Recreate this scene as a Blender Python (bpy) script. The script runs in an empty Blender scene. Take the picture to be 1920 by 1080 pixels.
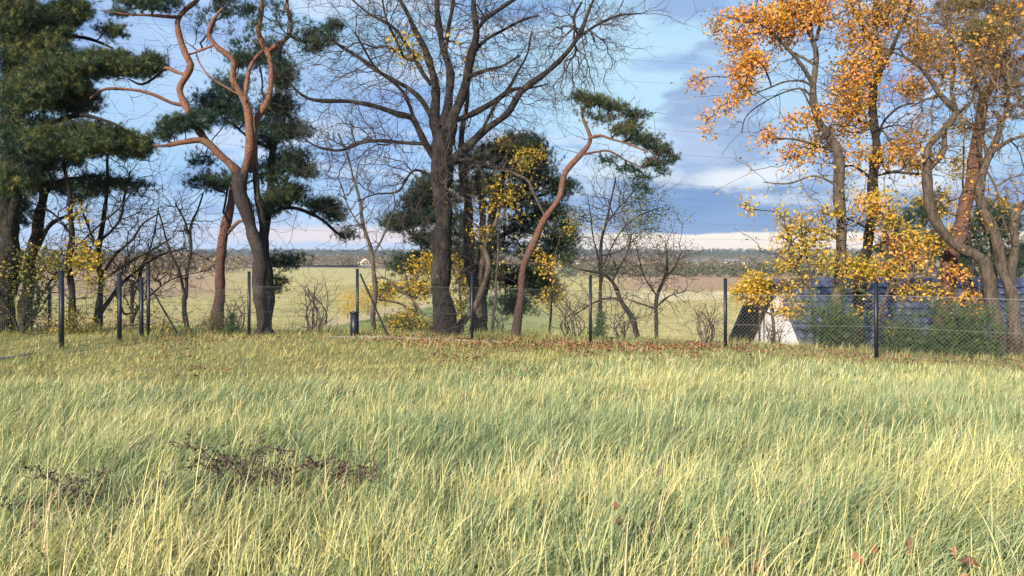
import bpy, math, random
import numpy as np
from mathutils import Vector
random.seed(7); rng = np.random.default_rng(7)
SC = bpy.context.scene; COL = SC.collection
EYE = 1.65; F = 1400.0; HZ = 475.0
# ------------------------------------------------------------------ camera
cd = bpy.data.cameras.new('camera'); cam = bpy.data.objects.new('camera', cd); COL.objects.link(cam)
cam.location = (0, 0, EYE); cam.rotation_euler = (math.radians(90), 0, 0)
cd.sensor_width = 36; cd.lens = 36*F/1920; cd.shift_y = -(540-HZ)/1920; cd.clip_start = .1; cd.clip_end = 9000
SC.camera = cam
# ------------------------------------------------------------------ light
SUN_EL, SUN_AZ = math.radians(24), math.radians(210)      # azimuth clockwise from +Y (view direction): behind, to the left
sd = bpy.data.lights.new('sun', 'SUN'); sun = bpy.data.objects.new('sun', sd); COL.objects.link(sun)
sd.energy = 5.0; sd.angle = math.radians(.9); sd.color = (1.0, .86, .69)
dirv = Vector((math.sin(SUN_AZ)*math.cos(SUN_EL), math.cos(SUN_AZ)*math.cos(SUN_EL), math.sin(SUN_EL)))
sun.rotation_euler = dirv.to_track_quat('Z', 'Y').to_euler()
SC.view_settings.view_transform = 'Standard'; SC.view_settings.look = 'None'; SC.view_settings.gamma = 1
SC.view_settings.exposure = 0.85
SC.cycles.max_bounces = 6; SC.cycles.diffuse_bounces = 3; SC.cycles.glossy_bounces = 2
SC.cycles.transmission_bounces = 3; SC.cycles.transparent_max_bounces = 6; SC.cycles.volume_bounces = 0

# ------------------------------------------------------------------ node helpers
class NT:
    def __init__(s, tree): s.t = tree; s.n = tree.nodes; s.l = tree.links
    def new(s, typ, **kw):
        n = s.n.new(typ)
        for k, v in kw.items(): setattr(n, k, v)
        return n
    def put(s, sock, v):
        if hasattr(v, 'is_output'): s.l.new(v, sock)
        elif v is not None:
            if sock.type == 'RGBA' and not hasattr(v, '__len__'): v = (v, v, v, 1)
            elif sock.type == 'RGBA' and len(v) == 3: v = (*v, 1)
            sock.default_value = v
    def m(s, op, a, b=None, c=None, clamp=False):
        n = s.new('ShaderNodeMath', operation=op, use_clamp=clamp)
        for i, v in enumerate((a, b, c)):
            if v is not None: s.put(n.inputs[i], v)
        return n.outputs[0]
    def mix(s, f, a, b, blend='MIX'):
        n = s.new('ShaderNodeMix', data_type='RGBA', blend_type=blend)
        s.put(n.inputs[0], f); s.put(n.inputs[6], a); s.put(n.inputs[7], b); return n.outputs[2]
    def ss(s, x, a, b):
        n = s.new('ShaderNodeMapRange', interpolation_type='SMOOTHSTEP')
        s.put(n.inputs[0], x); n.inputs[1].default_value = a; n.inputs[2].default_value = b; return n.outputs[0]
    def noise(s, vec, scale, detail=4, rough=.55, dist=0, out=0):
        n = s.new('ShaderNodeTexNoise'); s.put(n.inputs['Vector'], vec); n.inputs['Scale'].default_value = scale
        n.inputs['Detail'].default_value = detail; n.inputs['Roughness'].default_value = rough; n.inputs['Distortion'].default_value = dist
        return n.outputs[out]
    def comb(s, x, y, z=0):
        n = s.new('ShaderNodeCombineXYZ')
        for i, v in enumerate((x, y, z)): s.put(n.inputs[i], v)
        return n.outputs[0]
    def sep(s, v):
        n = s.new('ShaderNodeSeparateXYZ'); s.put(n.inputs[0], v); return n.outputs
    def ramp(s, f, stops, interp='LINEAR'):
        n = s.new('ShaderNodeValToRGB'); s.put(n.inputs[0], f); r = n.color_ramp; r.interpolation = interp
        while len(r.elements) < len(stops): r.elements.new(.5)
        for e, (p, c) in zip(r.elements, stops): e.position = p; e.color = (*c, 1)
        return n.outputs[0]
# ------------------------------------------------------------------ sky
world = bpy.data.worlds.new('World'); SC.world = world; world.use_nodes = True
w = NT(world.node_tree); bg = w.n['Background']
sky = w.new('ShaderNodeTexSky', sky_type='NISHITA', sun_disc=False, sun_elevation=SUN_EL, sun_rotation=SUN_AZ)
sky.air_density = 1.0; sky.dust_density = .6; sky.ozone_density = 2.5
d = w.new('ShaderNodeTexCoord').outputs['Generated']; X, Y_, Z_ = w.sep(d)
az = w.m('ARCTAN2', X, Y_); hyp = w.m('SQRT', w.m('ADD', w.m('MULTIPLY', X, X), w.m('MULTIPLY', Y_, Y_)))
el = w.m('DIVIDE', Z_, w.m('MAXIMUM', hyp, .001))
v2 = w.comb(w.m('MULTIPLY', az, 1.0), w.m('MULTIPLY', el, 1.9), .3)
v3 = w.comb(w.m('MULTIPLY', az, 1.0), w.m('MULTIPLY', el, 4.5), 4.1)
n1 = w.noise(v2, 3.2, 5, .55, .3); n2 = w.noise(v3, 5.5, 6, .6, .4); n3 = w.noise(v2, 14, 5, .6, .2)
fine = w.m('SUBTRACT', n3, .5); wisp = w.m('SUBTRACT', n2, .5)
S = 5.9   # cloud radiances below are divided by the background strength
def c_(r, g, b): return (r*S, g*S, b*S)
nish = w.mix(1.0, sky.outputs[0], (1.02, 1.02, 1.10, 1), 'MULTIPLY')
base = w.mix(w.ss(el, .0, .5), c_(.25, .46, .85), c_(.14, .34, .78))
base = w.mix(.30, base, nish)
def blob(ca, ce, ra, re, soft=.5, wob=.6):
    dx = w.m('DIVIDE', w.m('SUBTRACT', az, ca), ra); dy = w.m('DIVIDE', w.m('SUBTRACT', el, ce), re)
    r = w.m('SQRT', w.m('ADD', w.m('MULTIPLY', dx, dx), w.m('MULTIPLY', dy, dy)))
    r = w.m('ADD', r, w.m('MULTIPLY', w.m('ADD', fine, wisp), wob*2.6))
    return w.m('SUBTRACT', 1.0, w.ss(r, 1-soft, 1+soft*.6))
pale = w.mix(w.m('MULTIPLY', w.ss(n1, .42, .58), .85), base, c_(.40, .66, .93))
pale = w.mix(w.m('MULTIPLY', w.ss(n2, .50, .62), .8), pale, c_(.60, .74, .94))
pale = w.mix(w.m('MULTIPLY', blob(-.42, .25, .16, .10, .8), .4), pale, c_(.58, .70, .93))
pale = w.mix(w.m('MULTIPLY', blob(.17, .23, .15, .16, .8), .85), pale, c_(.52, .78, .95))
pale = w.mix(w.m('MULTIPLY', blob(.155, .10, .09, .06, .7), .9), pale, c_(.66, .80, .92))
pale = w.mix(w.m('MULTIPLY', blob(.36, .24, .10, .16, .7), .6), pale, c_(.50, .72, .93))
pale = w.mix(w.m('MULTIPLY', w.m('MULTIPLY', w.ss(n3, .50, .58), w.ss(n1, .56, .42)), .65), pale, c_(.22, .35, .66))
lav = w.mix(w.ss(n2, .4, .62), c_(.31, .44, .68), c_(.44, .57, .80))
pale = w.mix(w.m('MULTIPLY', blob(.265, .155, .065, .10, .28, .5), .95), pale, lav)
pale = w.mix(w.m('MULTIPLY', blob(.23, .33, .06, .03, .7, .8), .7), pale, c_(.24, .36, .68))
pale = w.mix(w.m('MULTIPLY', blob(.22, .245, .05, .012, .8, .8), .6), pale, c_(.24, .38, .72))
pale = w.mix(w.m('MULTIPLY', blob(-.18, .20, .10, .06, .8), .4), pale, c_(.27, .40, .80))
bank = w.mix(w.ss(n1, .35, .65), c_(.17, .32, .60), c_(.27, .42, .72))
bmask = w.m('MULTIPLY', w.ss(w.m('ADD', el, w.m('MULTIPLY', wisp, .10)), .105, .075), w.ss(az, -.3, .2))
pale = w.mix(w.m('MULTIPLY', bmask, .95), pale, bank)
pale = w.mix(w.m('MULTIPLY', blob(.31, .098, .09, .014, .8, 1.0), .95), pale, c_(.82, .88, .95))
pale = w.mix(w.m('MULTIPLY', blob(.46, .085, .12, .03, .8, 1.0), .8), pale, c_(.80, .86, .94))
edge = w.m('ADD', el, w.m('MULTIPLY', w.m('ADD', wisp, fine), .012))
right = w.ss(az, -.02, .16)
cream = w.m('MULTIPLY', w.ss(edge, .0275, .0235), right)
left = w.m('SUBTRACT', 1.0, right)
low = w.m('MULTIPLY', w.ss(el, .06, .02), left)
pale = w.mix(low, pale, c_(.46, .63, .90))
pink = w.m('MULTIPLY', w.m('MULTIPLY', w.ss(edge, .010, .018), w.ss(edge, .040, .028)), w.m('MULTIPLY', left, w.ss(az, -.48, -.25)))
pale = w.mix(w.m('MULTIPLY', pink, .85), pale, c_(.88, .76, .76))
pale = w.mix(cream, pale, w.mix(w.ss(el, .03, .0), c_(1.0, .93, .80), c_(1.05, .88, .70)))
fin = w.mix(w.ss(el, -.02, .0), (.25*S*.3, .3*S*.3, .2*S*.3, 1), pale)
w.put(bg.inputs[0], fin); bg.inputs[1].default_value = .1

# ------------------------------------------------------------------ object helpers
def tag(o, label=None, cat=None, group=None, kind=None):
    for k, v in (('label', label), ('category', cat), ('group', group), ('kind', kind)):
        if v: o[k] = v
    return o
def empty(name, loc, label, cat, group=None):
    o = bpy.data.objects.new(name, None); COL.objects.link(o); o.location = loc; o.empty_display_size = .2
    return tag(o, label, cat, group)
def build(name, chunks, mat, parent=None, smooth=False):
    """chunks: list of (V (n,3), F (m,k), A (n,) or None); one mesh object"""
    chunks = [c for c in chunks if len(c[0]) and len(c[1])]
    vs = []; ks = []; fl = []; at = []; off = 0
    for V, Fc, A in chunks:
        V = np.asarray(V, dtype=np.float32); Fc = np.asarray(Fc, dtype=np.int32)
        vs.append(V); fl.append((Fc+off).ravel()); ks.append(np.full(len(Fc), Fc.shape[1], dtype=np.int32))
        at.append(np.full(len(V), .5, dtype=np.float32) if A is None else np.asarray(A, dtype=np.float32)); off += len(V)
    V = np.concatenate(vs); L = np.concatenate(fl); K = np.concatenate(ks); A = np.concatenate(at)
    loc = np.array(parent.location, dtype=np.float32) if parent is not None else np.zeros(3, dtype=np.float32)
    me = bpy.data.meshes.new(name)
    me.vertices.add(len(V)); me.vertices.foreach_set('co', (V-loc).ravel())
    me.loops.add(len(L)); me.loops.foreach_set('vertex_index', L)
    me.polygons.add(len(K)); st = np.zeros(len(K), dtype=np.int32); st[1:] = np.cumsum(K)[:-1]
    me.polygons.foreach_set('loop_start', st); me.polygons.foreach_set('loop_total', K)
    a = me.attributes.new('v', 'FLOAT', 'POINT'); a.data.foreach_set('value', A)
    if smooth: me.polygons.foreach_set('use_smooth', np.ones(len(K), dtype=bool))
    me.update(calc_edges=True); me.materials.append(mat)
    o = bpy.data.objects.new(name, me); COL.objects.link(o)
    if parent is not None: o.parent = parent
    return o
def tubes(brs, sides=6):
    """brs: list of (pts (n,3), rad (n,), val) -> chunks"""
    groups = {}
    for b in brs: groups.setdefault(len(b[0]), []).append(b)
    out = []
    for n, bs in groups.items():
        P = np.array([b[0] for b in bs], dtype=float); R = np.array([b[1] for b in bs], dtype=float)
        val = np.array([b[2] if len(b) > 2 else .5 for b in bs])
        T = np.gradient(P, axis=1); T /= np.linalg.norm(T, axis=2, keepdims=True)+1e-9
        mt = np.abs(T).mean(axis=1); ax = np.argmin(mt, axis=1); ref = np.eye(3)[ax][:, None, :]
        N = np.cross(T, ref); N /= np.linalg.norm(N, axis=2, keepdims=True)+1e-9; B = np.cross(T, N)
        th = np.arange(sides)*2*math.pi/sides
        ring = P[:, :, None, :] + R[:, :, None, None]*(np.cos(th)[None, None, :, None]*N[:, :, None, :]+np.sin(th)[None, None, :, None]*B[:, :, None, :])
        m = len(bs); V = ring.reshape(-1, 3)
        i = np.arange(n-1)[:, None]; j = np.arange(sides)[None, :]; j2 = (j+1) % sides
        f = np.stack([i*sides+j, i*sides+j2, (i+1)*sides+j2, (i+1)*sides+j], axis=-1).reshape(-1, 4)
        Fq = (f[None]+(np.arange(m)*n*sides)[:, None, None]).reshape(-1, 4)
        out.append((V, Fq, np.repeat(val, n*sides)))
        if sides > 3:   # caps at both ends
            cap = np.arange(sides)
            c1 = (np.arange(m)*n*sides)[:, None]+cap[None, ::-1]; c2 = (np.arange(m)*n*sides+(n-1)*sides)[:, None]+cap[None]
            nV = len(V); out[-1] = out[-1]
            out.append((V, np.concatenate([c1, c2]), np.repeat(val, n*sides)))
    return out
def box(x0, x1, y0, y1, z0, z1):
    V = [(x, y, z) for z in (z0, z1) for y in (y0, y1) for x in (x0, x1)]
    Fc = [(0, 2, 3, 1), (4, 5, 7, 6), (0, 1, 5, 4), (2, 6, 7, 3), (0, 4, 6, 2), (1, 3, 7, 5)]
    return (np.array(V, float), np.array(Fc), None)
def obox(a, b, wx, z0, z1, rz=None):
    """upright box along the segment a-b (xy), thickness wx; z0,z1 pairs at a and b"""
    a = np.array(a[:2], float); b = np.array(b[:2], float); t = (b-a)/np.linalg.norm(b-a); n = np.array([-t[1], t[0]])*wx/2
    z0 = z0 if hasattr(z0, '__len__') else (z0, z0); z1 = z1 if hasattr(z1, '__len__') else (z1, z1)
    V = [(*(a-n), z0[0]), (*(b-n), z0[1]), (*(b+n), z0[1]), (*(a+n), z0[0]), (*(a-n), z1[0]), (*(b-n), z1[1]), (*(b+n), z1[1]), (*(a+n), z1[0])]
    Fc = [(0, 3, 2, 1), (4, 5, 6, 7), (0, 1, 5, 4), (1, 2, 6, 5), (2, 3, 7, 6), (3, 0, 4, 7)]
    return (np.array(V), np.array(Fc), None)
def P(px, py, Y): return np.array([(px-960)/F*Y, Y, EYE-(py-HZ)/F*Y])
def frames(D):
    """rotation matrices whose Z column is D, random spin"""
    D = D/(np.linalg.norm(D, axis=1, keepdims=True)+1e-9); a = rng.normal(size=D.shape)
    X = np.cross(D, a); X /= np.linalg.norm(X, axis=1, keepdims=True)+1e-9; Yv = np.cross(D, X)
    return np.stack([X, Yv, D], axis=2)
def stamp(tv, tf, pos, R, scale, val):
    n = len(pos); k = len(tv)
    V = np.einsum('nij,kj->nki', R, tv)*scale[:, None, None]+pos[:, None, :]
    Fc = (tf[None]+(np.arange(n)*k)[:, None, None]).reshape(-1, tf.shape[1])
    return (V.reshape(-1, 3), Fc, np.repeat(val, k))
# needle tufts and leaves (templates, unit size about 1)
def tuft_template(n, spread, seed, wid=.035):
    r = np.random.default_rng(seed); V = []; Fc = []
    for i in range(n):
        a = r.uniform(0, 2*math.pi); e = r.uniform(.1, spread); z0 = r.uniform(-.35, .35)
        dd = np.array([math.cos(a)*math.sin(e), math.sin(a)*math.sin(e), math.cos(e)]); L = r.uniform(.7, 1.1)
        s = np.cross(dd, r.normal(size=3)); s /= np.linalg.norm(s); b = np.array([0, 0, z0])
        k = len(V); V += [b-s*wid, b+s*wid, b+dd*L]; Fc.append((k, k+1, k+2))
    return np.array(V), np.array(Fc)
TUFTS = [tuft_template(20, 1.35, s) for s in range(5)]
def leaf_template(kind, seed):
    r = np.random.default_rng(seed)
    if kind == 'maple':
        ang = [-100, -62, -38, -14, 0, 14, 38, 62, 100]; rad = [.42, .62, .48, .72, 1.0, .72, .48, .62, .42]
        rad = [.34, .95, .42, .6, 1.05, .6, .42, .95, .34]; ang = [-125, -62, -34, -20, 0, 20, 34, 62, 125]
    else: ang = [-150, -60, -25, 0, 25, 60, 150]; rad = [.2, .42, .7, 1.0, .7, .42, .2]
    V = [(0, 0, 0)]+[(rr*.5*math.sin(math.radians(a)), .12+rr*.5*math.cos(math.radians(a)), r.uniform(-.12, .12)+.1*abs(math.sin(math.radians(a)))) for a, rr in zip(ang, rad)]
    Fc = [(0, i, i+1) for i in range(1, len(ang))]
    return np.array(V, float), np.array(Fc)
MAPLE = [leaf_template('maple', s) for s in range(4)]; OVAL = [leaf_template('oval', s) for s in range(4)]
def scatter(temps, pos, D, size, val):
    out = []; idx = rng.integers(0, len(temps), len(pos))
    for i, (tv, tf) in enumerate(temps):
        m = idx == i
        if m.any(): out.append(stamp(tv, tf, pos[m], frames(D[m]), size[m], val[m]))
    return out
# ------------------------------------------------------------------ materials
def mat_base(name):
    m = bpy.data.materials.new(name); m.use_nodes = True; t = NT(m.node_tree); return m, t, t.n['Principled BSDF']
def leafmat(name, stops, trans=.3, rough=.7, nscale=3.0, namt=.25):
    m, t, b = mat_base(name); a = t.new('ShaderNodeAttribute', attribute_name='v').outputs['Fac']
    g = t.new('ShaderNodeNewGeometry').outputs['Position']; n = t.noise(g, nscale, 3)
    f = t.m('ADD', a, t.m('MULTIPLY', t.m('SUBTRACT', n, .5), namt), clamp=True)
    c = t.ramp(f, stops)
    dn = t.new('ShaderNodeBsdfDiffuse'); t.put(dn.inputs[0], c)
    tr = t.new('ShaderNodeBsdfTranslucent'); t.put(tr.inputs[0], c)
    gl = t.new('ShaderNodeBsdfGlossy'); gl.inputs[1].default_value = rough*.75; t.put(gl.inputs[0], (.9, .9, .9))
    mx = t.new('ShaderNodeMixShader'); mx.inputs[0].default_value = trans; t.l.new(dn.outputs[0], mx.inputs[1]); t.l.new(tr.outputs[0], mx.inputs[2])
    m2 = t.new('ShaderNodeMixShader'); m2.inputs[0].default_value = .03; t.l.new(mx.outputs[0], m2.inputs[1]); t.l.new(gl.outputs[0], m2.inputs[2])
    t.l.new(m2.outputs[0], t.n['Material Output'].inputs[0]); t.n.remove(b)
    return m
def barkmat(name, lo, hi=None, z0=0, z1=1, vscale=8, bump=1.0, dark=.38):
    plates = 'pine' in name
    m, t, b = mat_base(name); g = t.new('ShaderNodeNewGeometry').outputs['Position']; x, y, z = t.sep(g)
    v = t.comb(t.m('MULTIPLY', x, vscale), t.m('MULTIPLY', y, vscale), t.m('MULTIPLY', z, vscale*.22))
    n = t.noise(v, 2.2, 5, .65, .6); n2 = t.noise(g, 1.7, 3)
    if plates: vo = t.new('ShaderNodeTexVoronoi', feature='DISTANCE_TO_EDGE'); vo.inputs['Scale'].default_value = 2.0; t.put(vo.inputs['Vector'], t.comb(t.m('MULTIPLY', x, vscale*1.2), t.m('MULTIPLY', y, vscale*1.2), t.m('MULTIPLY', z, vscale*.45)))
    n = t.m('MULTIPLY', t.m('ADD', t.m('MULTIPLY', t.ss(vo.outputs[0], 0, .16), .5), n), .72) if plates else n
    c = lo
    if hi: c = t.mix(t.ss(t.m('ADD', z, t.m('MULTIPLY', t.m('SUBTRACT', n2, .5), 2.0)), z0, z1), lo, hi)
    c = t.mix(t.ss(n, .60, .40), c, t.mix(1.0, c, (dark, dark, dark, 1), 'MULTIPLY'))
    c = t.mix(t.m('MULTIPLY', t.ss(n2, .5, .75), .35), c, (.15, .16, .11, 1))
    t.put(b.inputs['Base Color'], c); b.inputs['Roughness'].default_value = .9; b.inputs['Specular IOR Level'].default_value = .2
    bp = t.new('ShaderNodeBump'); bp.inputs['Strength'].default_value = bump; bp.inputs['Distance'].default_value = .05
    t.put(bp.inputs['Height'], n); t.l.new(bp.outputs[0], b.inputs['Normal'])
    return m
def plain(name, col, rough=.7, metal=0, nscale=9, namt=.3, bump=0):
    m, t, b = mat_base(name); g = t.new('ShaderNodeNewGeometry').outputs['Position']; n = t.noise(g, nscale, 4)
    dk = tuple(c*(1-namt) for c in col); lt = tuple(min(1, c*(1+namt)) for c in col)
    t.put(b.inputs['Base Color'], t.mix(n, dk, lt)); b.inputs['Roughness'].default_value = rough; b.inputs['Metallic'].default_value = metal
    if bump:
        bp = t.new('ShaderNodeBump'); bp.inputs['Strength'].default_value = bump; bp.inputs['Distance'].default_value = .02
        t.put(bp.inputs['Height'], n); t.l.new(bp.outputs[0], b.inputs['Normal'])
    return m
M = {}
M['grass'] = leafmat('grass_blades', [(0, (.105, .17, .075)), (.18, (.22, .305, .145)), (.36, (.33, .40, .19)), (.52, (.44, .48, .21)), (.68, (.61, .58, .22)), (.84, (.80, .70, .30)), (.94, (.76, .64, .43)), (1, (.55, .37, .28))], .26, nscale=1.3, namt=.2)
M['short_grass'] = leafmat('short_grass', [(0, (.13, .18, .055)), (.35, (.24, .28, .09)), (.6, (.42, .40, .13)), (.8, (.62, .52, .20)), (1, (.56, .40, .22))], .25)
M['litter'] = leafmat('leaf_litter', [(0, (.09, .035, .018)), (.45, (.19, .075, .04)), (.75, (.30, .125, .065)), (1, (.46, .25, .13))], .1)
M['pine'] = leafmat('pine_needles', [(0, (.010, .030, .020)), (.45, (.024, .062, .036)), (.75, (.065, .10, .04)), (1, (.15, .15, .05))], .12, nscale=.9, namt=.5)
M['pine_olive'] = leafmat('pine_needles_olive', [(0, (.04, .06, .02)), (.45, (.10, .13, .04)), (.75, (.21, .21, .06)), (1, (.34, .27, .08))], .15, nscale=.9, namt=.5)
M['spruce'] = leafmat('spruce_needles', [(0, (.02, .05, .02)), (.5, (.06, .12, .035)), (1, (.17, .21, .05))], .12)
M['yellow'] = leafmat('yellow_leaves', [(0, (.20, .22, .03)), (.3, (.46, .36, .035)), (.65, (.72, .47, .05)), (1, (.82, .50, .12))], .4)
M['orange'] = leafmat('orange_leaves', [(0, (.24, .20, .03)), (.3, (.60, .36, .035)), (.6, (.80, .40, .04)), (.85, (.80, .33, .08)), (1, (.78, .38, .20))], .4)
M['green_leaf'] = leafmat('green_leaves', [(0, (.05, .09, .02)), (.5, (.13, .18, .04)), (1, (.30, .32, .06))], .35)
M['brown_leaf'] = leafmat('brown_leaves', [(0, (.05, .03, .018)), (.5, (.14, .08, .035)), (1, (.28, .19, .07))], .25)
M['olive_twig'] = leafmat('olive_twigs', [(0, (.10, .07, .03)), (.5, (.22, .16, .06)), (1, (.38, .26, .10))], .2)
M['oak_bark'] = barkmat('grey_bark', (.036, .031, .031), vscale=9)
M['maple_bark'] = barkmat('maple_bark', (.112, .090, .072), vscale=7, bump=.7, dark=.5)
M['dark_bark'] = barkmat('dark_bark', (.034, .028, .026), vscale=9)
M['pine_bark'] = barkmat('pine_bark', (.042, .034, .034), (.215, .105, .070), 3.4, 4.6, 7, .5, .6)
M['pine_red'] = barkmat('pine_bark_red', (.075, .047, .043), (.165, .085, .064), -.5, 3.4, 7, .5, .6)
M['twig'] = barkmat('twig_bark', (.075, .06, .06), vscale=6, bump=0, dark=.7)
M['twig_warm'] = barkmat('twig_bark_warm', (.17, .115, .07), vscale=6, bump=0, dark=.7)
M['metal'] = plain('fence_paint', (.012, .016, .026), .45, .2)
M['wire'] = plain('wire', (.19, .20, .19), .4, .6)
M['wire_dark'] = plain('wire_coated', (.05, .065, .06), .4, .3)
M['cable'] = plain('cable', (.10, .11, .13), .6, 0)
M['concrete'] = plain('concrete', (.24, .24, .23), .9, 0, 12, .25, .3)

# ------------------------------------------------------------------ terrain
POST = [(278, 19.8), (467, 19.4), (670, 19.0), (885, 18.4), (1107, 17.6), (1360, 16.6), (1643, 15.4), (1958, 14.0)]
PX = np.array([(p-960)/F*y for p, y in POST]); PY = np.array([y for p, y in POST])
EX = np.concatenate([[-40, -16, -12], PX, [14, 40]]); EY = np.concatenate([[19.6, 18.5, 19.4], PY, [12.0, 2.0]])
def sstep(x, a, b):
    t = np.clip((x-a)/(b-a), 0, 1); return t*t*(3-2*t)
def wob(x, y, s, seed=0):
    r = np.random.default_rng(seed+100); o = 0
    for i in range(6):
        k = s*(.6+.35*i); a = r.uniform(0, 6.28); o = o+np.sin((x*math.cos(a)+y*math.sin(a))*k+r.uniform(0, 6.28))*(1/(1+.4*i))
    return o/3.2
def ground(x, y):
    x = np.asarray(x, float); y = np.asarray(y, float)
    z = -.5*sstep(y, 2, 13)+(.045*wob(x, y, 3.2, 3)+.05*wob(x, y, 1.2, 4))*(y > 0)*(y < 18)-.10*sstep(y, 15, 19)*sstep(-x, -2, 4)*0
    s = y-np.interp(x, EX, EY)
    z = z-.04*np.clip(s, 0, 3.0)*(y > 0)-.25*np.clip(s-3.0, 0, 26)
    z = z+.04*wob(x, y, 1.1, 1)*sstep(-s, -6, -1)+.18*wob(x, y, .09, 2)*sstep(s, 12, 60)
    far = np.clip(y-1050, 0, 900); z = z+10*sstep(y, 1050, 2300)-1.2*sstep(y, 260, 1000)
    return z
ys = np.concatenate([np.linspace(-30, 0, 12), np.linspace(.3, 50, 160), np.geomspace(51, 8000, 130)])
us = np.concatenate([-np.geomspace(1.4, .02, 90)[:-1], np.linspace(-.02, .02, 3), np.geomspace(.02, 1.4, 90)[1:]])
XX = us[None, :]*(np.abs(ys)[:, None]+22); YY = np.repeat(ys[:, None], len(us), 1); ZZ = ground(XX, YY)
nu, ny = len(us), len(ys); i, j = np.meshgrid(np.arange(ny-1), np.arange(nu-1), indexing='ij'); b = (i*nu+j).ravel()
m, t, bs = mat_base('ground_earth'); g = t.new('ShaderNodeNewGeometry').outputs['Position']; gx, gy, gz = t.sep(g)
n1 = t.noise(g, .9, 5, .6); n2 = t.noise(g, .035, 5, .6); n3 = t.noise(g, 7, 4, .6)
lawn = t.ramp(n3, [(.3, (.035, .028, .018)), (.55, (.075, .065, .035)), (.75, (.15, .12, .07))])
nf = t.noise(t.comb(t.m('MULTIPLY', gx, .3), gy), .35, 4, .65)
fieldc = t.ramp(nf, [(.32, (.27, .25, .095)), (.5, (.43, .37, .145)), (.68, (.58, .47, .22))])
fieldc = t.mix(t.m('MULTIPLY', t.ss(n2, .42, .62), .6), fieldc, (.46, .40, .19))
warp = t.m('ADD', gy, t.m('MULTIPLY', t.m('SUBTRACT', n2, .5), 60))
ratio = t.m('DIVIDE', gx, t.m('MAXIMUM', gy, 1.0))
plough = t.mix(t.noise(t.comb(t.m('MULTIPLY', gx, .1), gy), .5, 3), (.27, .17, .10), (.46, .32, .20))
rightm = t.ss(ratio, .11, .18)
fieldc = t.mix(t.m('MULTIPLY', t.ss(warp, 165, 180), rightm), fieldc, plough)
fieldc = t.mix(t.m('MULTIPLY', t.m('MULTIPLY', t.ss(warp, 140, 152), t.ss(warp, 172, 162)), rightm), fieldc, (.62, .50, .30))
leftm = t.ss(ratio, -.33, -.42)
fieldc = t.mix(t.m('MULTIPLY', t.m('MULTIPLY', t.ss(warp, 135, 170), leftm), .85), fieldc, plough)
fieldc = t.mix(t.m('MULTIPLY', t.m('MULTIPLY', t.ss(warp, 120, 95), leftm), t.ss(n2, .45, .6)), fieldc, (.42, .27, .15))
fieldc = t.mix(t.ss(gy, 420, 480), fieldc, t.mix(n2, (.16, .14, .09), (.24, .22, .13)))
# greener near meadow below the slope, bounded by the dirt track
dl = t.m('SUBTRACT', t.m('ADD', gy, t.m('MULTIPLY', gx, -4.1)), t.m('ADD', 178.0, t.m('MULTIPLY', t.m('SUBTRACT', n2, .5), 14)))
fieldc = t.mix(t.m('MULTIPLY', t.m('MULTIPLY', t.ss(dl, 30, 8), t.ss(dl, -4, 4)), t.ss(gx, 2, -6)), fieldc, (.50, .40, .24))
fieldc = t.mix(t.m('MULTIPLY', t.ss(dl, 3, -3), t.ss(gx, 12, -4)), fieldc, t.mix(nf, (.17, .22, .09), (.29, .32, .13)))
c = t.mix(t.ss(gy, 45, 60), t.mix(n1, (.10, .11, .05), (.20, .19, .09)), fieldc)
lawn = t.mix(t.m('MULTIPLY', t.ss(gy, 9, 13), .9), lawn, t.mix(n1, (.20, .18, .08), (.30, .28, .12)))
c = t.mix(t.ss(gy, 21, 24), lawn, c)
t.put(bs.inputs['Base Color'], c); bs.inputs['Roughness'].default_value = 1; bs.inputs['Specular IOR Level'].default_value = .1
bp = t.new('ShaderNodeBump'); bp.inputs['Strength'].default_value = .8; bp.inputs['Distance'].default_value = .12
t.put(bp.inputs['Height'], t.noise(g, 1.6, 6, .7)); t.l.new(bp.outputs[0], bs.inputs['Normal'])
g_ob = build('ground', [(np.stack([XX, YY, ZZ], -1).reshape(-1, 3), np.stack([b, b+1, b+nu+1, b+nu], -1), None)], m, smooth=True)
tag(g_ob, kind='structure')

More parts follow.
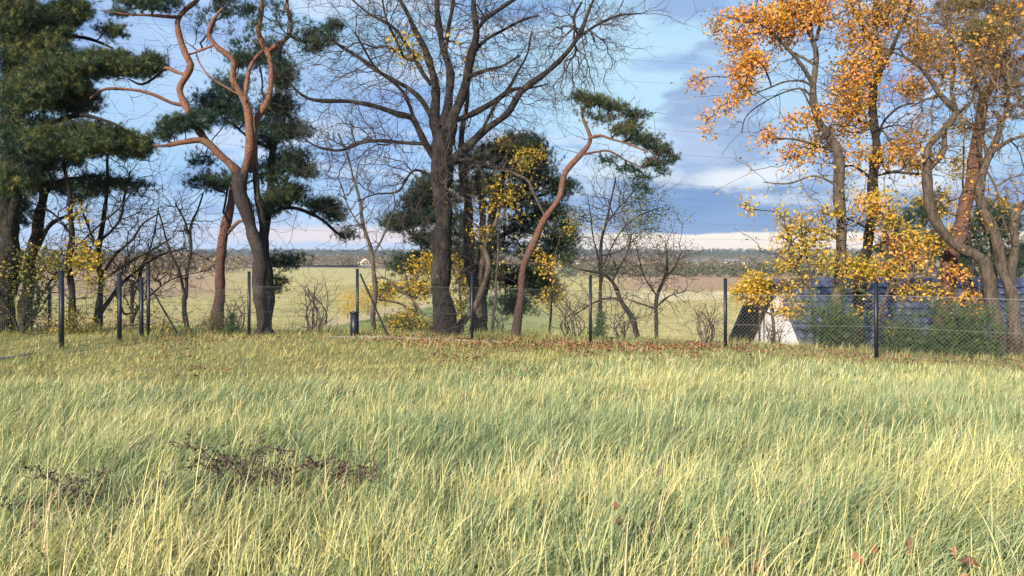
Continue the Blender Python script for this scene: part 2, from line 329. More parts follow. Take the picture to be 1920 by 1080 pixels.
# ------------------------------------------------------------------ grass
def blades(x, y, L, wd, lean, val, seg, z=None, bend=.9, leanx=.55, tdir=None):
    n = len(x); z = ground(x, y)-.02 if z is None else z
    wild = rng.random(n) < .35; a = np.where(wild, rng.uniform(-3.14, 3.14, n), rng.normal(0, .8, n)+1.1*wob(x, y, 2.4, 77)); hx = leanx*(.5+.9*(.5+.5*wob(x, y, 1.3, 78)))+lean*np.cos(a)*rng.uniform(.4, 1.1, n); hy = lean*np.sin(a)*1.1-.05
    if tdir is not None: hx = hx+tdir[0]; hy = hy+tdir[1]
    h = np.sqrt(hx**2+hy**2)+1e-6; ux, uy = hx/h, hy/h
    th0 = np.clip(np.abs(rng.normal(.16, .28, n)), 0, 1.1); th1 = np.clip(h*bend*1.35+rng.normal(.22, .65, n), .05, 3.0)
    # width direction mostly across the lean, with random roll
    wa = rng.uniform(-1.2, 1.2, n); wx = -uy*np.cos(wa)+ux*np.sin(wa); wy = ux*np.cos(wa)+uy*np.sin(wa)
    s = np.linspace(0, 1, seg+1); px = np.zeros(n); pz = np.zeros(n); rows = []
    for k in range(seg+1):
        if k:
            sm = (s[k]+s[k-1])/2; th = th0+(th1-th0)*sm**1.4; px = px+np.sin(th)*L/seg; pz = pz+np.cos(th)*L/seg
        wk = wd*(1-s[k]**2*.98)*(.75+.25*min(1, s[k]*4)); c = np.stack([x+ux*px, y+uy*px, z+pz], -1)
        off = np.stack([wx*wk/2, wy*wk/2, np.zeros(n)], -1); rows += [c-off, c+off] if k < seg else [c]
    V = np.stack(rows, 1); k = V.shape[1]; base = (np.arange(n)*k)[:, None, None]
    q = np.array([(2*i, 2*i+1, 2*i+3, 2*i+2) for i in range(seg-1)]); tr = np.array([[2*seg-2, 2*seg-1, 2*seg]])
    Vf = V.reshape(-1, 3); A = np.repeat(val, k)
    # quads and tip triangles must share vertices: split in two chunks of one vertex block
    return [(Vf, (q[None]+base).reshape(-1, 4), A, (tr[None]+base).reshape(-1, 3))]
def flat(ch):
    out = []
    for c in ch:
        if len(c) == 4:   # quads -> triangles so that one vertex block serves
            q = c[1]; T = np.concatenate([q[:, [0, 1, 2]], q[:, [0, 2, 3]], c[3]]); out.append((c[0], T, c[2]))
        else: out.append(c)
    return out
def patch_val(x, y):
    p = .5+.5*wob(x, y, .8, 11)*.9; q = .5+.5*wob(x, y, 2.6, 12)
    return p, q
def sample_xy(n, y0, y1, power):
    u = rng.uniform(0, 1, n); y = (y0**power+u*(y1**power-y0**power))**(1/power)
    x = (rng.uniform(-1, 1, n))*(y*.72+1.5); return x, y
def tuftize(x, y, n_t, spread):
    """pull blades towards tussock centres so that the grass stands in tufts"""
    cx, cy = sample_xy(n_t, 2.3, 17.5, 1.35); k = rng.integers(0, n_t, len(x))
    return cx[k]+rng.normal(0, spread, len(x)), cy[k]+rng.normal(0, spread, len(x)), k
def edge_y(x):    # where the tall pale grass gives way to the mown, leafy strip
    return np.interp(x, [-14, -9, -5, -2, 0, 2, 5, 8, 12], [11.8, 11.6, 12.2, 12.8, 14.2, 15.3, 14.9, 14.1, 12.4])+.35*wob(x, x*.3, 2.2, 5)
SPOTS = [(-2.05, 4.9, .75, .30), (-3.3, 5.4, .35, .2), (-3.6, 4.4, .55, .22), (-1.9, 5.9, .55, .3)]
BUMPS = [(.2, 5.2, 1.1, .45, .44), (3.3, 5.6, 1.5, 1, .2), (-1.3, 3.7, 1.2, .5, .36), (-3.6, 8.2, 1.0, .7, .3), (1.0, 3.3, .5, .3, .3), (-1.2, 9.5, 1.6, .8, .2), (2.2, 11.3, .6, .3, .35), (-5.5, 5, 1.5, .5, .25), (6, 7, 1.4, .8, .25), (3.3, 8.5, 2.4, 1.2, -.2), (-4.4, 10.5, 1.5, 1, -.12), (-.4, 7.2, 1.2, .8, -.1), (-.9, 4.9, .6, .4, -.15), (0, 4.0, .8, .4, -.12), (5.5, 11, 2, 1, -.1), (2.4, 4.2, .8, .4, -.15)]
ch = []
for (n, y0, y1, seg, L0, w0) in ((56000, 2.4, 5.0, 7, .37, .0072), (74000, 4.8, 8.2, 6, .33, .0076), (96000, 8.0, 11.8, 4, .29, .0086), (84000, 11.4, 16.9, 3, .25, .0104)):
    nt = n//26; cx, cy = sample_xy(nt, y0, y1, 1.6); ci = rng.integers(0, nt, n); fr = rng.random(n) < .18; sp = .035+.005*cy[ci]
    x = cx[ci]+rng.normal(0, 1, n)*sp; y = cy[ci]+rng.normal(0, 1, n)*sp; ux_, uy_ = sample_xy(n, y0, y1, 1.6); x = np.where(fr, ux_, x); y = np.where(fr, uy_, y)
    ta = rng.uniform(0, 6.28, nt); tm = np.abs(rng.normal(0, .55, nt)); tv = rng.normal(0, .15, nt); th_ = np.clip(rng.normal(1, .26, nt), .45, 1.6)
    ty = rng.random(nt) < .06+.22*np.clip(wob(cx, cy, .9, 14)+.3, 0, 1)+.7*np.clip(sum(am*np.exp(-((cx-bx)/rx)**2-((cy-by)/ry)**2) for bx, by, rx, ry, am in BUMPS), -.2, 1)      # tussocks gone straw yellow
    keep = y < edge_y(x)+rng.normal(0, .9, n)
    for sx, sy, ra, rb in SPOTS: keep &= ~((((x-sx)/ra)**2+((y-sy)/rb)**2 < 1) & (rng.random(n) < .62))
    x, y, ci, fr = x[keep], y[keep], ci[keep], fr[keep]; n = len(x); p, q = patch_val(x, y)
    hgt = L0*(.72+.35*q+.13*rng.normal(0, 1, n))*np.where(fr, 1, th_[ci])*np.interp(edge_y(x)-y, [-1.2, 1.5], [.35, 1]); r = rng.random(n)
    bm = sum(am*np.exp(-((x-bx)/rx)**2-((y-by)/ry)**2) for bx, by, rx, ry, am in BUMPS)
    v = .10+.36*p+.10*q+rng.normal(0, .15, n)+bm+np.where(fr, 0, tv[ci])
    v = np.where(ty[ci] & (rng.random(n) < .62), rng.normal(.80, .08, n), v)
    v = np.where(r < .07+.10*p, rng.uniform(.66, .98, n), v); v = np.where(r > .93, rng.uniform(.0, .15, n), v)
    bot = (r > .5) & (r < .72); hgt = np.where(bot, hgt*.55, hgt); hgt = np.clip(hgt, .08, .78)
    td_ = (np.where(fr, 0, tm[ci]*np.cos(ta[ci])), np.where(fr, 0, tm[ci]*np.sin(ta[ci])))
    ch += blades(x, y, hgt, w0*rng.uniform(.55, 1.3, n), .7, np.clip(v, 0, 1), seg, leanx=.40+.30*wob(x, y, .8, 79), tdir=td_)
# long single stalks that rise over the rest
x, y = sample_xy(2600, 2.6, 13, 1.5); k = y < edge_y(x); x, y = x[k], y[k]; n = len(x)
ch += blades(x, y, rng.uniform(.42, .62, n)*np.interp(y, [3, 12], [1, .62]), np.full(n, .0038)*np.interp(y, [3, 12], [1, 2]), .5, np.clip(rng.normal(.86, .08, n), 0, 1), 6, leanx=.75)
o = build('tall_grass', flat(ch), M['grass']); tag(o, 'tall pale green and straw grass covering the slope', 'grass', kind='stuff')
# shorter strip along the fence
ch = []; n = 80000; y = rng.uniform(10.8, 21.5, n); x = rng.uniform(-1, 1, n)*(y*.72+.6)
k = (y > edge_y(x)-.6) & (rng.random(n) < np.where(x < 1, 1, .45)); x, y = x[k], y[k]; n = len(x); p, q = patch_val(x*1.4, y)
s = y-np.interp(x, EX, EY); L = np.where(s > .3, rng.uniform(.08, .3, n), rng.uniform(.05, .22, n)*(.6+.8*p))
ch += blades(x, y, L, rng.uniform(.006, .013, n), .8, np.clip(.25+.5*q+rng.normal(0, .22, n), 0, 1), 3, leanx=.3)
n = 26000; y = rng.uniform(21, 40, n); x = rng.uniform(-1, 1, n)*(y*.72+1)
ch += blades(x, y, rng.uniform(.15, .55, n), rng.uniform(.01, .02, n), .7, np.clip(rng.normal(.45, .25, n), 0, 1), 3, leanx=.3)
o = build('short_grass', flat(ch), M['short_grass']); tag(o, 'short olive green grass strip along the fence', 'grass', kind='stuff')
ch = []; n = 90000; y = 48*(230/48)**rng.random(n); x = rng.uniform(-.75, .62, n)*y
dlv = y-4.1*x-178; k = ~((dlv > 0) & (dlv < 14) & (x < 2)); k &= ~((y > 160) & (x/y > .13)) & ~((y > 140) & (x/y < -.38)); x, y = x[k], y[k]; n = len(x)
vv = np.where((y-4.1*x-178 < 0) & (x < 6), .28, .66)+.16*wob(x, y, .12, 51)+rng.normal(0, .12, n)
ch += blades(x, y, rng.uniform(.10, .34, n), .0009*y*rng.uniform(.5, 1, n), .8, np.clip(vv, 0, 1), 3, leanx=.2)
o = build('meadow_grass', flat(ch), M['short_grass']); tag(o, 'pale olive meadow grass of the field behind the trees', 'grass', kind='stuff')
# fallen leaves
n = 9500; x = rng.uniform(-7, 11.5, n); f = np.interp(x, EX, EY); y = f-.1+rng.normal(0, .55, n)-np.abs(rng.normal(0, .9, n))*(x < 4)*(x > -5)
dens = np.interp(x, [-7, -3.8, -2, 3, 6, 8, 11], [.08, .30, .9, 1, .45, .3, .45]); k = rng.random(n) < dens*(.55+.45*wob(x, y, 1.6, 21)); x, y = x[k], y[k]
n2_ = 2600; xb = rng.uniform(-9, 3, n2_); yb = rng.uniform(12.6, 19, n2_); k = wob(xb, yb, 1.3, 33) > .25; x = np.concatenate([x, xb[k]]); y = np.concatenate([y, yb[k]])
n3_ = 90; xb = rng.uniform(-3, 7, n3_); yb = rng.uniform(3.2, 9, n3_); x = np.concatenate([x, xb]); y = np.concatenate([y, yb])
hx_ = np.array([P(px_, 0, 3.65)[0] for px_ in (1695, 1700, 1780, 1790, 1602, 1640, 1815, 1420, 1375, 1170, 1178)]); hy_ = np.array([3.62, 3.66, 3.5, 3.53, 3.55, 3.7, 3.75, 3.6, 3.8, 4.1, 4.15])
x = np.concatenate([x, hx_]); y = np.concatenate([y, hy_]); n = len(x); D = rng.normal(0, .75, (n, 3)); D[:, 2] = 1; pos = np.stack([x, y, ground(x, y)+rng.uniform(.01, .11, n)], 1); pos[-11:, 2] += .13; D[-11:] = D[-11:]*.5+[0, -1, .2]
o = build('leaf_litter', scatter(MAPLE+OVAL, pos, D, rng.uniform(.055, .12, n), rng.random(n)), M['litter']); tag(o, 'russet fallen leaves strewn along the fence line', 'leaf litter', kind='stuff')

# ------------------------------------------------------------------ tree machinery
def smooth_line(p, step=.12):
    """Catmull-Rom through p (n,4: xyz+radius), resampled"""
    p = np.asarray(p, float); q = np.concatenate([[2*p[0]-p[1]], p, [2*p[-1]-p[-2]]]); out = []
    for i in range(len(p)-1):
        a, b, c, d_ = q[i:i+4]; L = np.linalg.norm(c[:3]-b[:3]); n = max(2, int(L/step))
        for k in range(n):
            t_ = k/n; out.append(.5*((2*b)+(-a+c)*t_+(2*a-5*b+4*c-d_)*t_**2+(-a+3*b-3*c+d_)*t_**3))
    out.append(p[-1]); o = np.array(out); o[:, 3] = np.clip(o[:, 3], .003, 9); return o
LW = [1.0]
def limb3d(pts, Y, d0=0., d1=0., wig=.03):
    """pts (px, py, width_px)"""
    n = len(pts); o = []
    cum = [0]
    for a, b in zip(pts, pts[1:]): cum.append(cum[-1]+math.hypot(a[0]-b[0], a[1]-b[1]))
    for (px, py, wpx), c in zip(pts, cum):
        yy = Y+d0+(d1-d0)*c/cum[-1]; o.append([*P(px, py, yy), wpx*.92/2/F*yy])
    o = smooth_line(o); o[:, 3] *= LW[0]; k = len(o); ph = rng.uniform(0, 6.28, 6); tt = np.arange(k)*.12
    for ax in range(3): o[:, ax] += wig*(np.sin(tt*2.3+ph[ax])+.6*np.sin(tt*5.1+ph[ax+3]))*sstep(np.arange(k), 0, 6)*(1 if ax != 2 else .4)
    o[:, 3] *= 1+.08*np.sin(tt*3.1+ph[0])+.07*np.sin(tt*7.7+ph[1])+.05*np.sin(tt*15+ph[2])
    return o
def attach(limbs, targets, alpha=.35, rtip=.004, wig=.06, seg=.22, power=.45, rmax=.05, up=.0, skip=.25):
    """grow branches from the limbs to every target (Prim-Dijkstra); returns tubes, ends, end directions"""
    nodes = []; path = []; par = []; cap = []
    for lb in limbs:
        k0 = int(len(lb)*skip) if skip else 0
        cl = np.concatenate([[0], np.cumsum(np.linalg.norm(np.diff(lb[:, :3], axis=0), axis=1))])
        for i in range(k0, len(lb), 2): nodes.append(lb[i, :3]); path.append(cl[i]*.6); par.append(-1); cap.append(lb[i, 3])
    Tg = np.asarray(targets, float); m = len(Tg); cap_n = len(nodes)
    N = np.zeros((cap_n+m*8, 3)); N[:cap_n] = nodes; PL = np.zeros(len(N)); PL[:cap_n] = path; PA = np.full(len(N), -1); PA[:cap_n] = par; cnt = cap_n
    best = np.full(m, 1e9); bi = np.zeros(m, int)
    for s0 in range(0, cap_n, 400):
        D_ = np.linalg.norm(Tg[:, None]-N[None, s0:min(s0+400, cap_n)], axis=2); cst = D_**1.15+alpha*PL[None, s0:min(s0+400, cap_n)]
        a = cst.argmin(1); c_ = cst[np.arange(m), a]; u = c_ < best; best[u] = c_[u]; bi[u] = a[u]+s0
    done = np.zeros(m, bool); chains = []
    for it in range(m):
        k = int(np.argmin(np.where(done, 1e18, best))); done[k] = True
        a = N[bi[k]]; b = Tg[k]; L = np.linalg.norm(b-a); ns = max(2, min(6, int(L/seg)+1))
        ts = np.linspace(0, 1, ns+1)[:, None]; ln = a+(b-a)*ts
        off = rng.normal(0, wig*min(L, 1.2), 3); ln = ln+off*np.sin(ts*math.pi)+rng.normal(0, wig*.35*min(L, .6), (ns+1, 3))*np.sin(ts*math.pi)
        ln[:, 2] -= (up*L*np.sin(ts*math.pi))[:, 0]
        ids = [bi[k]]; new = np.arange(cnt, cnt+ns)
        N[cnt:cnt+ns] = ln[1:]; PL[cnt:cnt+ns] = PL[bi[k]]+L*ts[1:, 0]; PA[cnt] = bi[k]; PA[cnt+1:cnt+ns] = new[:-1]; cnt += ns
        chains.append((bi[k], new, ln, k))
        D_ = np.linalg.norm(Tg[:, None]-ln[None, 1:], axis=2); cst = D_**1.15+alpha*PL[None, new]
        j_ = cst.argmin(1); c_ = cst[np.arange(m), j_]; u = c_ < best; best[u] = c_[u]; bi[u] = new[j_[u]]
    cn = np.zeros(cnt)
    for _, new, _, _ in chains: cn[new[-1]] += 1
    for i in range(cnt-1, cap_n-1, -1):
        if PA[i] >= 0: cn[PA[i]] += cn[i]
    brs = []; ends = np.zeros((m, 3)); dirs = np.zeros((m, 3))
    for root, new, ln, k in chains:
        r = np.minimum(rmax, rtip*np.maximum(cn[new], 1)**power); r0 = r[0]; rr = np.concatenate([[r0], r])
        brs.append((ln, rr)); ends[k] = ln[-1]; dirs[k] = ln[-1]-ln[-2]
    dirs /= np.linalg.norm(dirs, axis=1, keepdims=True)+1e-9
    return brs, ends, dirs
def microtwigs(ends, dirs, n, L, r, upb=.3, spread=.8, nseg=2):
    out = []; E = np.repeat(ends, n, 0); Dd = np.repeat(dirs, n, 0)+rng.normal(0, spread, (len(ends)*n, 3)); Dd[:, 2] += upb
    Dd /= np.linalg.norm(Dd, axis=1, keepdims=True); LL = rng.uniform(.4, 1.1, len(E))*L
    for e, d_, l in zip(E, Dd, LL):
        mid = e+d_*l*.5+rng.normal(0, .08*l, 3); tip = e+d_*l+np.array([0, 0, upb*.25*l]); out.append((np.array([e, mid, tip]), np.array([r, r*.8, r*.4])))
    return out
def clump_points(cl, Y):
    pts = []
    for c in cl:
        px, py, rx, ry, n = c[:5]; dy = c[5] if len(c) > 5 else 0
        dz = .75*max(rx, ry)/F*Y if len(c) < 7 else c[6]
        g_ = rng.normal(0, 1, (n, 3)); g_ /= np.linalg.norm(g_, axis=1, keepdims=True); g_ *= rng.uniform(.15, 1, (n, 1))**.5
        yy = Y+dy+g_[:, 1]*dz; X_ = px+g_[:, 0]*rx; Y2 = py+g_[:, 2]*ry
        pts.append(np.stack([(X_-960)/F*yy, yy, EYE-(Y2-HZ)/F*yy], 1))
    return np.concatenate(pts)
def near_limb_points(limbs, n, sig, bias=(0, 0, .1), skip=.3, outw=0):
    L = np.concatenate([lb[int(len(lb)*skip):, :3] for lb in limbs]); k = rng.integers(0, len(L), n)
    return L[k]+rng.normal(0, 1, (n, 3))*np.array(sig)+np.array(bias)
def needles(pos, dirs, n, size, jit=.09, upb=.55):
    Pp = np.repeat(pos, n, 0)+rng.normal(0, jit, (len(pos)*n, 3))*np.array([1, 1, .6]); D = np.repeat(dirs, n, 0)*.5+rng.normal(0, .45, Pp.shape); D[:, 2] += upb
    s = rng.uniform(.7, 1.25, len(Pp))*size; v = np.repeat(rng.normal(.42, .16, len(pos)), n)+rng.normal(0, .1, len(Pp))
    return scatter(TUFTS, Pp, D, s, np.clip(v, 0, 1))
def leaves(pos, n, size, jit, temps=None, mean=.55, sd_=.22, droop=-.3, cl_sd=.18):
    Pp = np.repeat(pos, n, 0)+rng.normal(0, jit, (len(pos)*n, 3)); D = rng.normal(0, .8, Pp.shape); D[:, 2] += droop
    D[:, 1] -= .35
    v = np.repeat(rng.normal(mean, cl_sd, len(pos)), n)+rng.normal(0, sd_*.6, len(Pp))
    return scatter(temps or MAPLE, Pp, D, rng.uniform(.45, 1.35, len(Pp))*size, np.clip(v, 0, 1))
def root_flare(lb, amt=.5, depth=.5):
    """thicken and bury the foot"""
    z0 = lb[0, 2]; h = lb[:, 2]-z0; lb[:, 3] *= 1+amt*np.exp(-np.maximum(h, 0)/.22)
    foot = lb[0].copy(); foot[2] -= depth; foot[3] *= 1.05
    return np.concatenate([[foot], lb])
def tree(name, label, cat, Y, limbs, group=None, bark='oak_bark', twigmat='twig', parts=(), clumps=(), fill=0, fsig=(.6, .6, .5), fbias=(0, 0, .1), alpha=.35, rtip=.0045, rmax=.05,
         wig=.06, micro=(2, .25, .0035), item=None, base=None, up=0., fskip=.3, flare=.5, sides=12, skip=.25):
    lbs = [limb3d(l[0], Y, *(l[1:3] if len(l) > 2 else (0, 0))) for l in limbs]
    lbs[0] = root_flare(lbs[0], flare)
    bp_ = lbs[0][1, :3]; e = empty(name, (float(bp_[0]), float(bp_[1]), float(bp_[2])), label, cat, group)
    build('trunk', tubes([(l[:, :3], l[:, 3]) for l in lbs], sides), M[bark], e, True)
    T_ = []
    if clumps: T_.append(clump_points(clumps, Y))
    nc = len(T_[0]) if T_ else 0
    if fill: T_.append(near_limb_points(lbs, fill, fsig, fbias, fskip))
    if not T_: return e, None
    T_ = np.concatenate(T_); T_ = T_[T_[:, 2] > ground(T_[:, 0], T_[:, 1])+.15] if fill else T_
    brs, ends, dirs = attach(lbs, T_, alpha, rtip, wig, rmax=rmax, up=up, skip=skip)
    tw = tubes(brs, 4)
    if micro and micro[0]: tw += tubes(microtwigs(ends, dirs, micro[0], micro[1], micro[2]), 3)
    build('branches', tw, M[twigmat], e)
    for it in parts:
        nm, mt, fn = it; c = fn(ends, dirs, nc)
        if c: build(nm, c, M[mt], e)
    return e, (ends, dirs, nc)

# ------------------------------------------------------------------ the trees, one by one (limbs are (px, py, width) seen at depth Y)
def pnd(n=3, size=.16, jit=.11, upb=.55, mat='pine', only=True):
    return ('foliage', mat, lambda e, d, nc: needles(e[:nc] if only else e, d[:nc] if only else d, n, size, jit, upb))
def pnd_some(n, size, mat, thr, sc=1.0, zmin=-9, seed=3, jit=.13, name='sunlit_olive_needles'):  # default part: lighter olive tufts in patches, sunlit tips painted as needle colour
    def fn(e, d, nc):
        e, d = e[:nc], d[:nc]; k = (wob(e[:, 0]*1.0, e[:, 2]*1.3, sc, seed) > thr) & (e[:, 2] > zmin); return needles(e[k], d[k], n, size, jit) if k.any() else None
    return (name, mat, fn)
def lvs(n, size, jit, mat='yellow', name='foliage', temps=None, mean=.55, sel=None, only=True):
    def fn(e, d, nc):
        e = e[:nc] if only else e
        if sel is not None: e = e[sel(e)]
        return leaves(e, n, size, jit, temps, mean) if len(e) else None
    return (name, mat, fn)
tree('pine_tree', 'broad dense pine with heavy dark boughs, behind the panel fence', 'pine tree', 20.5,
     [([(12, 650, 44), (10, 560, 40), (16, 450, 38), (14, 330, 34), (20, 200, 30), (18, 60, 26), (10, -60, 22)],),
      ([(16, 430, 20), (50, 330, 16), (110, 285, 12), (190, 280, 8), (260, 272, 5)], 0, -.8),
      ([(18, 330, 16), (80, 250, 13), (150, 215, 9), (230, 240, 5)], 0, -1.5),
      ([(18, 240, 16), (90, 165, 12), (180, 125, 9), (290, 118, 5)], 0, -.5),
      ([(16, 160, 14), (80, 90, 10), (150, 70, 7), (210, 90, 4)], 0, .8),
      ([(12, 60, 14), (60, 0, 10), (100, -30, 6)], 0, -.5),
      ([(16, 300, 14), (-60, 200, 10), (-130, 150, 6)], 0, -1)],
     bark='dark_bark', twigmat='dark_bark', rmax=.06, micro=(1, .3, .003), alpha=.25, up=.12, fill=140, fsig=(.6, .5, .5),
     clumps=[(60, 80, 75, 70, 260, -.6), (20, 20, 60, 60, 170, -1.0), (120, 130, 70, 45, 220, -.9), (200, 120, 60, 26, 140, -.3), (262, 128, 42, 16, 85, -.2), (285, 118, 22, 14, 30, -.1),
             (40, 180, 60, 45, 190, -1.4), (130, 185, 60, 36, 150, .2), (60, 260, 80, 42, 270, -.9), (160, 262, 80, 34, 230, -1.0), (240, 272, 50, 26, 120, -.9), (30, 330, 55, 45, 150, -.2), (20, 400, 45, 40, 60, .5),
             (100, 300, 60, 24, 110, .4), (-60, 120, 60, 120, 200, -.5), (130, 20, 40, 26, 90, 0), (100, 45, 50, 40, 110, .5), (20, -50, 120, 30, 120, 0), (210, 62, 30, 14, 22, .5)],
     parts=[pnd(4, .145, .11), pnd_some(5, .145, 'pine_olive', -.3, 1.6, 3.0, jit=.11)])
tree('pine_tree', 'slim dark pine leaning right over yellow bushes, beside the broad pine', 'pine tree', 21.5,
     [([(40, 650, 26), (48, 560, 24), (62, 480, 22), (72, 420, 20), (78, 350, 17), (75, 280, 12)],),
      ([(66, 470, 10), (100, 420, 8), (140, 400, 5)], 0, .3), ([(75, 380, 9), (110, 340, 7), (170, 330, 4)], 0, -.5)],
     bark='dark_bark', twigmat='dark_bark', micro=None, up=.1, clumps=[(70, 330, 40, 30, 60), (120, 350, 40, 16, 50), (30, 400, 30, 26, 30), (180, 345, 50, 20, 80, -.5), (150, 372, 20, 10, 14), (250, 350, 40, 14, 34, -.6)], parts=[pnd(4, .17)])
# 2 forked Scots pine with orange upper bark
LW[0] = .84
tree('pine_tree', 'twisted forked pine with dark lower trunk and orange upper limbs', 'pine tree', 20.0,
     [([(497, 632, 34), (490, 560, 33), (484, 480, 32), (466, 415, 31), (455, 370, 33), (450, 328, 32)],),
      ([(453, 345, 24), (464, 300, 21), (468, 240, 20), (457, 187, 18), (440, 150, 15), (437, 113, 13), (407, 88, 12), (391, 63, 11), (400, 33, 9), (414, 15, 5)], 0, -.5),
      ([(450, 328, 24), (418, 293, 20), (385, 266, 17), (347, 267, 12), (307, 273, 8), (280, 272, 4)], 0, -.7),
      ([(400, 280, 15), (368, 240, 16), (350, 205, 17), (338, 168, 17), (352, 141, 16), (358, 120, 15), (347, 100, 15), (336, 66, 14), (333, 38, 13), (350, 15, 12), (372, -3, 10), (390, -40, 8)], -.1, .3),
      ([(350, 198, 9), (320, 192, 8), (283, 177, 8), (250, 169, 8), (200, 168, 7), (170, 185, 4)], .2, -.6),
      ([(352, 141, 8), (330, 135, 8), (308, 128, 8), (293, 143, 7), (267, 157, 6), (240, 147, 4)], .2, .6),
      ([(332, 32, 9), (283, 30, 7), (233, 25, 5), (190, 18, 3)], .3, -.5),
      ([(466, 322, 22), (474, 280, 19), (482, 227, 17), (500, 187, 15), (508, 133, 14), (500, 93, 14), (487, 60, 13), (490, 20, 12), (486, -40, 10)], .1, .5),
      ([(501, 98, 11), (518, 85, 11), (540, 67, 10), (543, 43, 9), (538, 15, 8), (537, -40, 6)], .4, 0),
      ([(459, 192, 10), (461, 165, 10), (464, 135, 10), (482, 105, 9), (503, 88, 8)], -.3, .35),
      ([(355, 102, 5), (378, 95, 5), (398, 86, 5)], .3, -.3), ([(452, 178, 4), (437, 172, 4), (400, 148, 4), (375, 115, 4), (368, 98, 3)], 0, .3),
      ([(478, 270, 12), (482, 335, 15), (487, 400, 16), (493, 470, 18)], .3, .35)],
     bark='pine_bark', twigmat='dark_bark', micro=(1, .3, .003), alpha=.3, up=.05, rmax=.035, skip=.35, flare=.35,
     fill=480, fsig=(.55, .4, .45), fskip=.45, rtip=.003, wig=.05,
     clumps=[(330, 232, 34, 18, 95, -.5), (375, 225, 34, 20, 85, -.2), (310, 250, 22, 16, 50, -.6), (300, 8, 45, 16, 90, 0), (250, 5, 36, 12, 55, 0), (225, 25, 30, 8, 26), (420, -5, 34, 16, 55),
             (600, 70, 36, 20, 70, .3), (625, 48, 20, 12, 36, .3), (585, 90, 26, 12, 36, .2), (430, 25, 16, 10, 14), (460, 18, 26, 12, 28, .4), (340, -25, 60, 16, 60), (520, -25, 60, 16, 60), (405, 15, 12, 8, 10), (505, 30, 50, 30, 46), (450, 60, 40, 40, 24), (570, 60, 40, 30, 30), (380, 40, 30, 30, 16)],
     parts=[pnd(4, .12, .08)])
LW[0] = 1.0
# 3 dense pine behind the forked one
tree('pine_tree', 'dense narrow dark green pine standing behind the forked pine', 'pine tree', 24.0,
     [([(500, 636, 22), (503, 540, 20), (498, 430, 17), (512, 300, 15), (520, 180, 11), (528, 85, 6)],),
      ([(503, 400, 8), (545, 390, 7), (590, 405, 7), (625, 430, 6), (650, 448, 3)], 0, -.5), ([(508, 340, 7), (540, 320, 6), (580, 330, 4)], 0, .5),
      ([(514, 260, 7), (545, 245, 6), (570, 250, 3)], 0, -.6), ([(510, 280, 7), (470, 260, 5), (430, 230, 4), (400, 200, 3)], 0, .5)],
     bark='dark_bark', twigmat='dark_bark', micro=(1, .3, .003), alpha=.3, up=.1, fill=120, fsig=(.7, .5, .5),
     clumps=[(455, 110, 26, 18, 60), (500, 100, 36, 26, 90), (530, 140, 22, 30, 90), (430, 165, 36, 26, 90), (400, 195, 34, 26, 85), (440, 215, 40, 26, 90), (525, 200, 34, 26, 130), (545, 245, 36, 18, 110), (500, 250, 36, 30, 100),
             (550, 300, 36, 26, 110), (510, 320, 34, 26, 60), (570, 322, 20, 10, 34), (540, 360, 34, 14, 70), (600, 385, 34, 12, 66), (625, 402, 20, 16, 46), (650, 440, 16, 10, 22), (505, 390, 24, 16, 40), (530, 372, 40, 12, 50),
             (410, 335, 40, 20, 36, .5), (380, 300, 26, 14, 24, .5), (535, 490, 40, 14, 60, .4), (520, 530, 14, 22, 26, 0), (420, 350, 30, 10, 20)],
     parts=[pnd(7, .125, .16), pnd_some(3, .13, 'pine_olive', .25, 1.6)])
# 4 leaning red trunk
tree('pine_tree', 'leaning slender pine with red brown bark, left of the forked pine', 'pine tree', 22.0,
     [([(407, 600, 20), (410, 545, 19), (414, 490, 19), (424, 430, 18), (432, 375, 16), (440, 325, 10)],), ([(424, 440, 8), (450, 415, 6), (470, 425, 4)], .0, -.4), ([(414, 500, 5), (390, 485, 4), (350, 470, 3)], 0, .4)],
     bark='pine_red', twigmat='dark_bark', micro=(1, .2, .003), up=.05, clumps=[(400, 345, 30, 14, 40, .2), (445, 340, 24, 14, 34, .2), (365, 340, 20, 8, 14)], fill=20, parts=[pnd(3, .15)])
